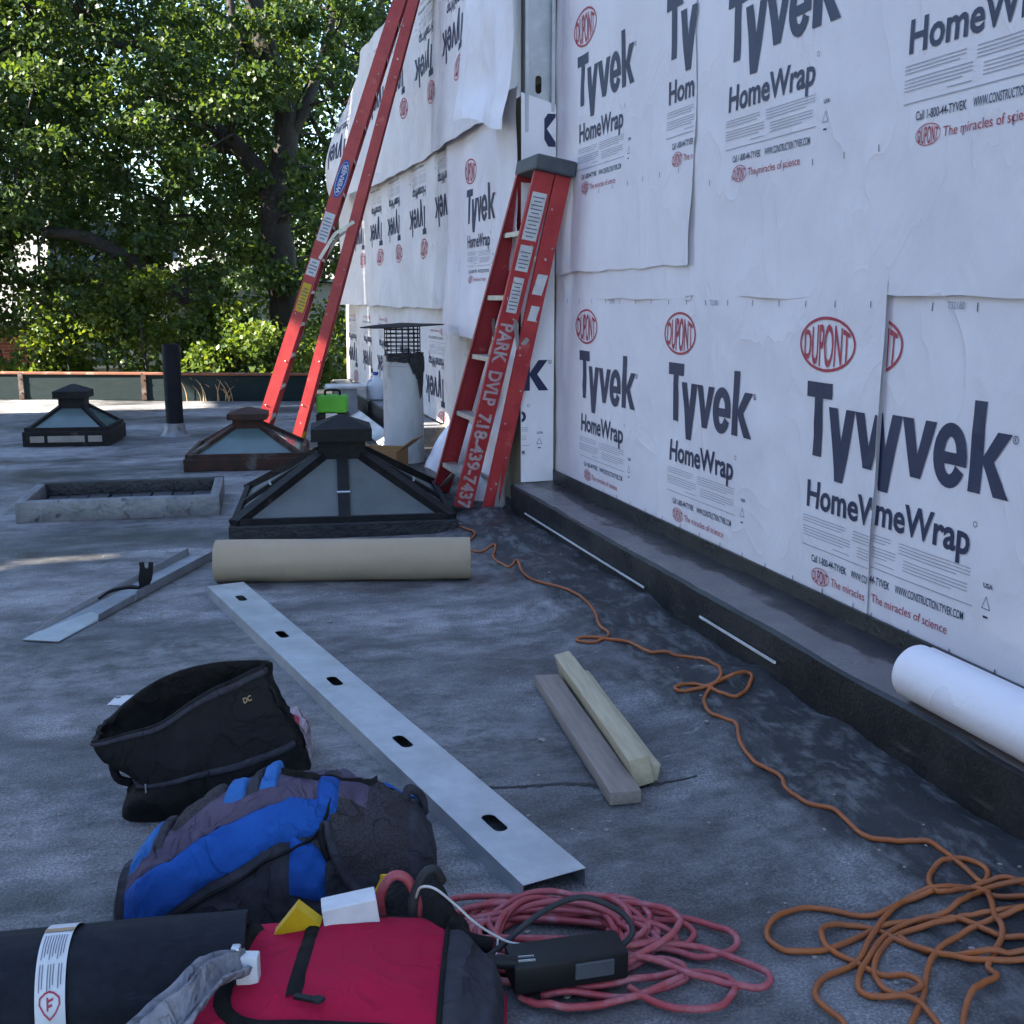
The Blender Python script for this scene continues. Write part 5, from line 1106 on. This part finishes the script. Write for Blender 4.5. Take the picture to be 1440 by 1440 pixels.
for a_, b_ in zip(ycuts[:-1], ycuts[1:]):
    holes = sorted((o[2], o[3]) for o in opens if o[0] <= a_+1e-6 and o[1] >= b_-1e-6); z_ = 7.6
    for h0_, h1_ in holes+[(ZT, ZT)]:
        if h0_-z_ > 1e-4: bm = BM(); box(bm, (-.2, (a_+b_)/2, (z_+h0_)/2-GZ), (.25, b_-a_, h0_-z_)); obj('caster_screen', bm, 'brick', nb)  # unseen slotted screen, added to shade roof and wrapped wall
        z_ = max(z_, h1_)
# ------------------------------------------------------------------ houses behind the trees
def brickmat():
    m = bpy.data.materials.new('far_brickwork'); m.use_nodes = True; t = m.node_tree; b = t.nodes['Principled BSDF']; b.inputs['Roughness'].default_value = .9
    tc = t.nodes.new('ShaderNodeTexCoord'); mp = t.nodes.new('ShaderNodeMapping'); mp.inputs['Rotation'].default_value = (R(90), 0, 0); t.links.new(tc.outputs['Object'], mp.inputs[0])
    br = t.nodes.new('ShaderNodeTexBrick'); br.inputs['Scale'].default_value = 1; br.inputs['Brick Width'].default_value = .22; br.inputs['Row Height'].default_value = .075; br.inputs['Mortar Size'].default_value = .006
    br.inputs['Color1'].default_value = (.26, .06, .04, 1); br.inputs['Color2'].default_value = (.17, .045, .03, 1); br.inputs['Mortar'].default_value = (.25, .2, .17, 1)
    t.links.new(mp.outputs[0], br.inputs[0]); t.links.new(br.outputs[0], b.inputs['Base Color']); return m
M['farbrick'] = brickmat()
def house(name, label, x0, x1, y, wz, rzt, wm, depth=7, wins=()):
    t = thing(name, label, 'house', ((x0+x1)/2, y, GZ)); hw = (x1-x0)/2
    bm = BM(); box(bm, (0, depth/2, (wz-GZ)/2), (2*hw, depth, wz-GZ)); obj('wall', bm, wm, t)
    bm = BM(); e = .35; zz = wz-GZ; zr = rzt-GZ
    prism(bm, [(-hw-e, -e, zz-.1), (-hw-e, -e, zz), (-hw-e, depth/2, zr), (-hw-e, depth+e, zz), (-hw-e, depth+e, zz-.1), (-hw-e, depth/2, zr-.12)], (2*hw+2*e, 0, 0)); obj('roof', bm, 'shingle', t)
    for wx, wz_ in wins:
        bm = BM(); box(bm, (wx, -.03, wz_-GZ), (.95, .08, 1.3)); wf = obj('window', bm, 'white_metal', t)
        bm = BM(); box(bm, (wx, -.075, wz_-GZ), (.8, .02, 1.15)); obj('pane', bm, 'greenglass', wf)
pl = PY(30, 480, 27)
house('brick_house', 'red brick house half hidden behind the bushes', pl.x-8, PY(44, 480, 27).x, 27, PY(20, 452, 27).z, 4.5, 'farbrick', 7, ((-3, .4),))
a_ = PY(75, 440, 29); b_ = PY(215, 440, 29)
house('pale_house', 'pale sided house seen through the bushes', a_.x, b_.x+.3, 29, PY(120, 395, 29).z+.2, 3.3, 'siding', 6, ((0, .3),))
c_ = PY(300, 380, 34); d_ = PY(420, 380, 34)
house('grey_roofed_house', 'low house with pale grey shingle roof seen beside the tree trunk', c_.x-1.5, d_.x+2.5, 34, PY(350, 392, 34).z, PY(350, 318, 34).z, 'siding', 8)
# ------------------------------------------------------------------ trees
def leaves(name, clumps, per, size, m, parent, sd, flat=.6):
    rg = np.random.default_rng(sd); C = []; T = []
    for (x, y, z, r, n) in clumps:
        k = int(per*n); d = rg.normal(size=(k, 3)); d /= np.linalg.norm(d, axis=1)[:, None]; rad = r*rg.uniform(.25, 1, (k, 1))**.6
        C.append(d*rad*np.array([1, 1, flat])+np.array([x, y, z])); T.append(np.clip(rg.normal(.42+.12*rg.normal(), .22, k), 0, 1))
    C = np.concatenate(C); T = np.concatenate(T); n = len(C)
    al = rg.normal(size=(n, 3)); al[:, 2] -= .45; al /= np.linalg.norm(al, axis=1)[:, None]
    nn = rg.normal(size=(n, 3))+np.array([0, 0, .9]); s = np.cross(al, nn); s /= np.linalg.norm(s, axis=1)[:, None]; up = np.cross(s, al)
    L = size*rg.uniform(.65, 1.3, (n, 1)); Wd = L*.40
    v = np.stack([C, C+al*L*.45+s*Wd+up*L*.10, C+al*L, C+al*L*.45-s*Wd+up*L*.10], 1).reshape(-1, 3)
    o4 = np.arange(n)[:, None]*4; f = np.concatenate([o4+np.array([[0, 1, 2]]), o4+np.array([[0, 2, 3]])], 1).reshape(-1, 3)
    me = bpy.data.meshes.new(name); me.vertices.add(len(v)); me.vertices.foreach_set('co', v.ravel()); me.loops.add(f.size); me.loops.foreach_set('vertex_index', f.ravel().astype(np.int32))
    me.polygons.add(len(f)); me.polygons.foreach_set('loop_start', np.arange(0, f.size, 3, dtype=np.int32)); me.update(calc_edges=True)
    at = me.attributes.new('tone', 'FLOAT', 'POINT'); at.data.foreach_set('value', np.repeat(T, 4).astype(np.float32))
    me.materials.append(M[m]); ob = bpy.data.objects.new(name, me); COL.objects.link(ob); ob.parent = parent; ob['kind'] = 'stuff'; return ob
def limb(bm, pts, r0, r1, seg=9):
    C = catmull(pts, 7); n = len(C); tube(bm, [c_+Vector((.03*fbm(i*.3, r0, 1), .03*fbm(i*.3, r0, 5), 0)) for i, c_ in enumerate(C)], [lerp(r0, r1, i/(n-1))*(1+.08*fbm(i*.5, r0*9)) for i in range(n)], seg); return C
def tree(label, base, limbs, clumps, per, size, m, sd, name='tree', group='trees beyond the parapet'):
    t = thing(name, label, 'tree' if name != 'bush' else 'bush', base, 0, group); o = Vector(base); rn = random.Random(sd); sk = []
    bm = BM()
    for i, (pts, r0, r1) in enumerate(limbs):
        C = limb(bm, [Vector(p_)-o for p_ in pts], r0, r1); sk += C
        if i == 0 and name != 'bush': obj('trunk', bm, 'bark', t, 'all'); bm = BM()
    if bm.verts: obj('limbs' if name != 'bush' else 'stems', bm, 'bark', t, 'all')['kind'] = 'stuff'
    else: bm.free()
    cl = [(c_[0]-o.x, c_[1]-o.y, c_[2]-o.z, c_[3], c_[4]) for c_ in clumps]
    if sk and name != 'bush':
        bm = BM()
        for c_ in cl[::3]:
            q = Vector(c_[:3]); near_ = min(sk, key=lambda k_: (k_-q).length)
            if .4 < (near_-q).length < 3.2: limb(bm, [near_, near_.lerp(q, .5)+Vector((rn.gauss(0, .15), rn.gauss(0, .15), rn.gauss(.1, .12))), q], .028, .008, 5)
        obj('branches', bm, 'bark', t, 'all')['kind'] = 'stuff'
    leaves('crown', cl, per, size, m, t, sd); return t
rn = random.Random(11)
def crown(n, cx, cy, cz, rx, ry, rz_, rmin=.35, rmax=.75, sd=1, hole=None):
    out = []; q = random.Random(sd)
    while len(out) < n:
        x, y, z = [q.uniform(-1, 1) for _ in range(3)]; r = math.sqrt(x*x+y*y+z*z)
        if r > 1 or r < .15: continue
        if fbm(x*rx*.55+sd, y*ry*.55, z*rz_*.55, 2) < -.12 : continue
        p_ = (cx+x*rx, cy+y*ry, cz+z*rz_)
        if hole and hole(*p_): continue
        out.append((*p_, q.uniform(rmin, rmax), q.uniform(.6, 1.3)))
    return out
P19 = lambda x, y, dy=0: PY(x, y, 19+dy)
tb_ = P19(402, 560); tb_.z = GZ
main_limbs = [([tb_, P19(404, 480), P19(398, 400), P19(390, 330), P19(386, 285), P19(400, 225), P19(402, 165), P19(390, 110), P19(372, 60), P19(352, -20), P19(340, -120)], .30, .12),
 ([P19(388, 295), P19(368, 250), P19(345, 218), P19(318, 192), P19(285, 165, .4), P19(240, 130, .8), P19(200, 60, 1)], .19, .06),
 ([P19(338, 212), P19(300, 208, .2), P19(270, 222, .4), P19(245, 262, .5), P19(222, 320, .6), P19(205, 360, .8)], .10, .035),
 ([P19(392, 520), P19(345, 480), P19(300, 442), P19(250, 412), P19(190, 372), P19(125, 335), P19(60, 325), P19(-20, 300)], .20, .06),
 ([P19(395, 118), P19(380, 100), P19(358, 80), P19(330, 30, -.3), P19(318, -60)], .11, .05), ([P19(402, 200), P19(430, 150), P19(450, 90, .5), P19(470, 20, 1)], .12, .05),
 ([P19(160, 60, 1), P19(130, 40, 1), P19(90, 30, 1.2), P19(40, 50, 1.4)], .08, .03), ([P19(200, 60, 1), P19(160, 62, 1), P19(120, 30, 1)], .07, .03)]
cl = crown(420, -.6, 20.8, 5.4, 5.4, 2.4, 4.8, sd=3)+crown(120, -2.4, 18.5, 3.6, 3.4, 1.0, 3.4, .25, .5, sd=4)+crown(64, 1.4, 18.3, 3.9, 2.0, .5, 3.2, .2, .42, sd=5)
tree('big maple with dark forked trunk rising beyond the parapet beside the wrapped wall', tb_, main_limbs, cl, 135, .096, 'leaf', 21)
lb = Vector((-6.2, 21.5, GZ))
tree('broad leafy tree beyond the parapet over the brick house', lb, [([lb, lb+Vector((.1, 0, 3)), lb+Vector((.5, .2, 5)), lb+Vector((1.2, .2, 7.5))], .26, .1), ([lb+Vector((.2, 0, 3.6)), lb+Vector((1.6, -.3, 4.6)), lb+Vector((3.0, -.2, 5.2)), lb+Vector((4.2, 0, 5.2))], .13, .04), ([lb+Vector((.4, 0, 4.6)), lb+Vector((-1.2, .4, 6.4)), lb+Vector((-2, .4, 8))], .12, .04)],
 crown(300, -5.0, 21.0, 4.2, 4.4, 2.8, 4.6, sd=8)+crown(70, -4.6, 20.2, 1.0, 3.2, 1.2, 1.7, sd=9), 125, .112, 'leaf', 31)
rb_ = Vector((4.6, 23.5, GZ))
tree('tall leafy tree standing behind the end of the wrapped wall', rb_, [([rb_, rb_+Vector((0, 0, 4)), rb_+Vector((-.3, 0, 7)), rb_+Vector((-.4, .2, 11))], .28, .09), ([rb_+Vector((0, 0, 5)), rb_+Vector((-1.2, -.3, 7)), rb_+Vector((-2.2, -.4, 9))], .12, .04)],
 crown(240, 2.6, 23.6, 5.2, 3.4, 2.4, 5.6, sd=15), 105, .112, 'leaf', 41)
fb_ = Vector((-1.5, 30.5, GZ))
tree('distant tree closing the view above the pale house', fb_, [([fb_, fb_+Vector((0, 0, 4)), fb_+Vector((.4, 0, 8))], .3, .1)], crown(230, -2.0, 31.5, 5.6, 7.0, 1.8, 5.2, .5, .9, sd=19), 130, .17, 'leaf', 51)
bl = ['low leafy bush against the parapet below the brick house', 'light green bush rising behind the parapet between the two houses', 'dense bush behind the black vent pipe', 'bright sunlit bush at the foot of the maple trunk', 'dark bush at the end of the parapet by the wrapped wall', 'tall bush crowding the pale house']
for k, (px, py, yy, rx, rz_, n) in enumerate(((40, 520, 18.6, 1.2, .9, 38), (150, 500, 18.2, 1.1, 1.0, 40), (255, 480, 17.9, 1.0, 1.2, 46), (345, 490, 17.6, .9, 1.0, 40), (440, 500, 18.2, .9, 1.3, 44), (215, 410, 20.6, 1.2, 1.3, 44))):
    c_ = PY(px, py, yy); b0 = Vector((c_.x, yy, GZ)); st = [([b0+Vector((dx, 0, 0)), b0+Vector((dx*1.5, .1, 1.6)), Vector((c_.x+dx*3, yy, c_.z+.3))], .04, .012) for dx in (-.2, 0, .2)]
    tree(bl[k], b0, st, crown(n, c_.x, yy, c_.z, rx, .7, rz_, .22, .42, sd=60+k), 120, .085, 'leaf2', 70+k, 'bush', 'bushes behind the parapet')
# ------------------------------------------------------------------ loose grit and chips on the roof
rn = random.Random(77); bm = BM()
for k in range(420):
    x = rn.uniform(-1.6, 1.8); y = 1.7+rn.random()**1.6*6.5; sz = rn.uniform(.002, .007)*(1.6 if rn.random() < .06 else 1)
    r_ = bmesh.ops.create_icosphere(bm, subdivisions=1, radius=sz)
    for v in r_['verts']: v.co = Vector((v.co.x*rn.uniform(.7, 1.5)+x, v.co.y*rn.uniform(.7, 1.4)+y, v.co.z*.5+rz(x, y)+sz*.3))
tag(obj('roof_grit', bm, 'mortar', roof), None, None, kind='stuff')
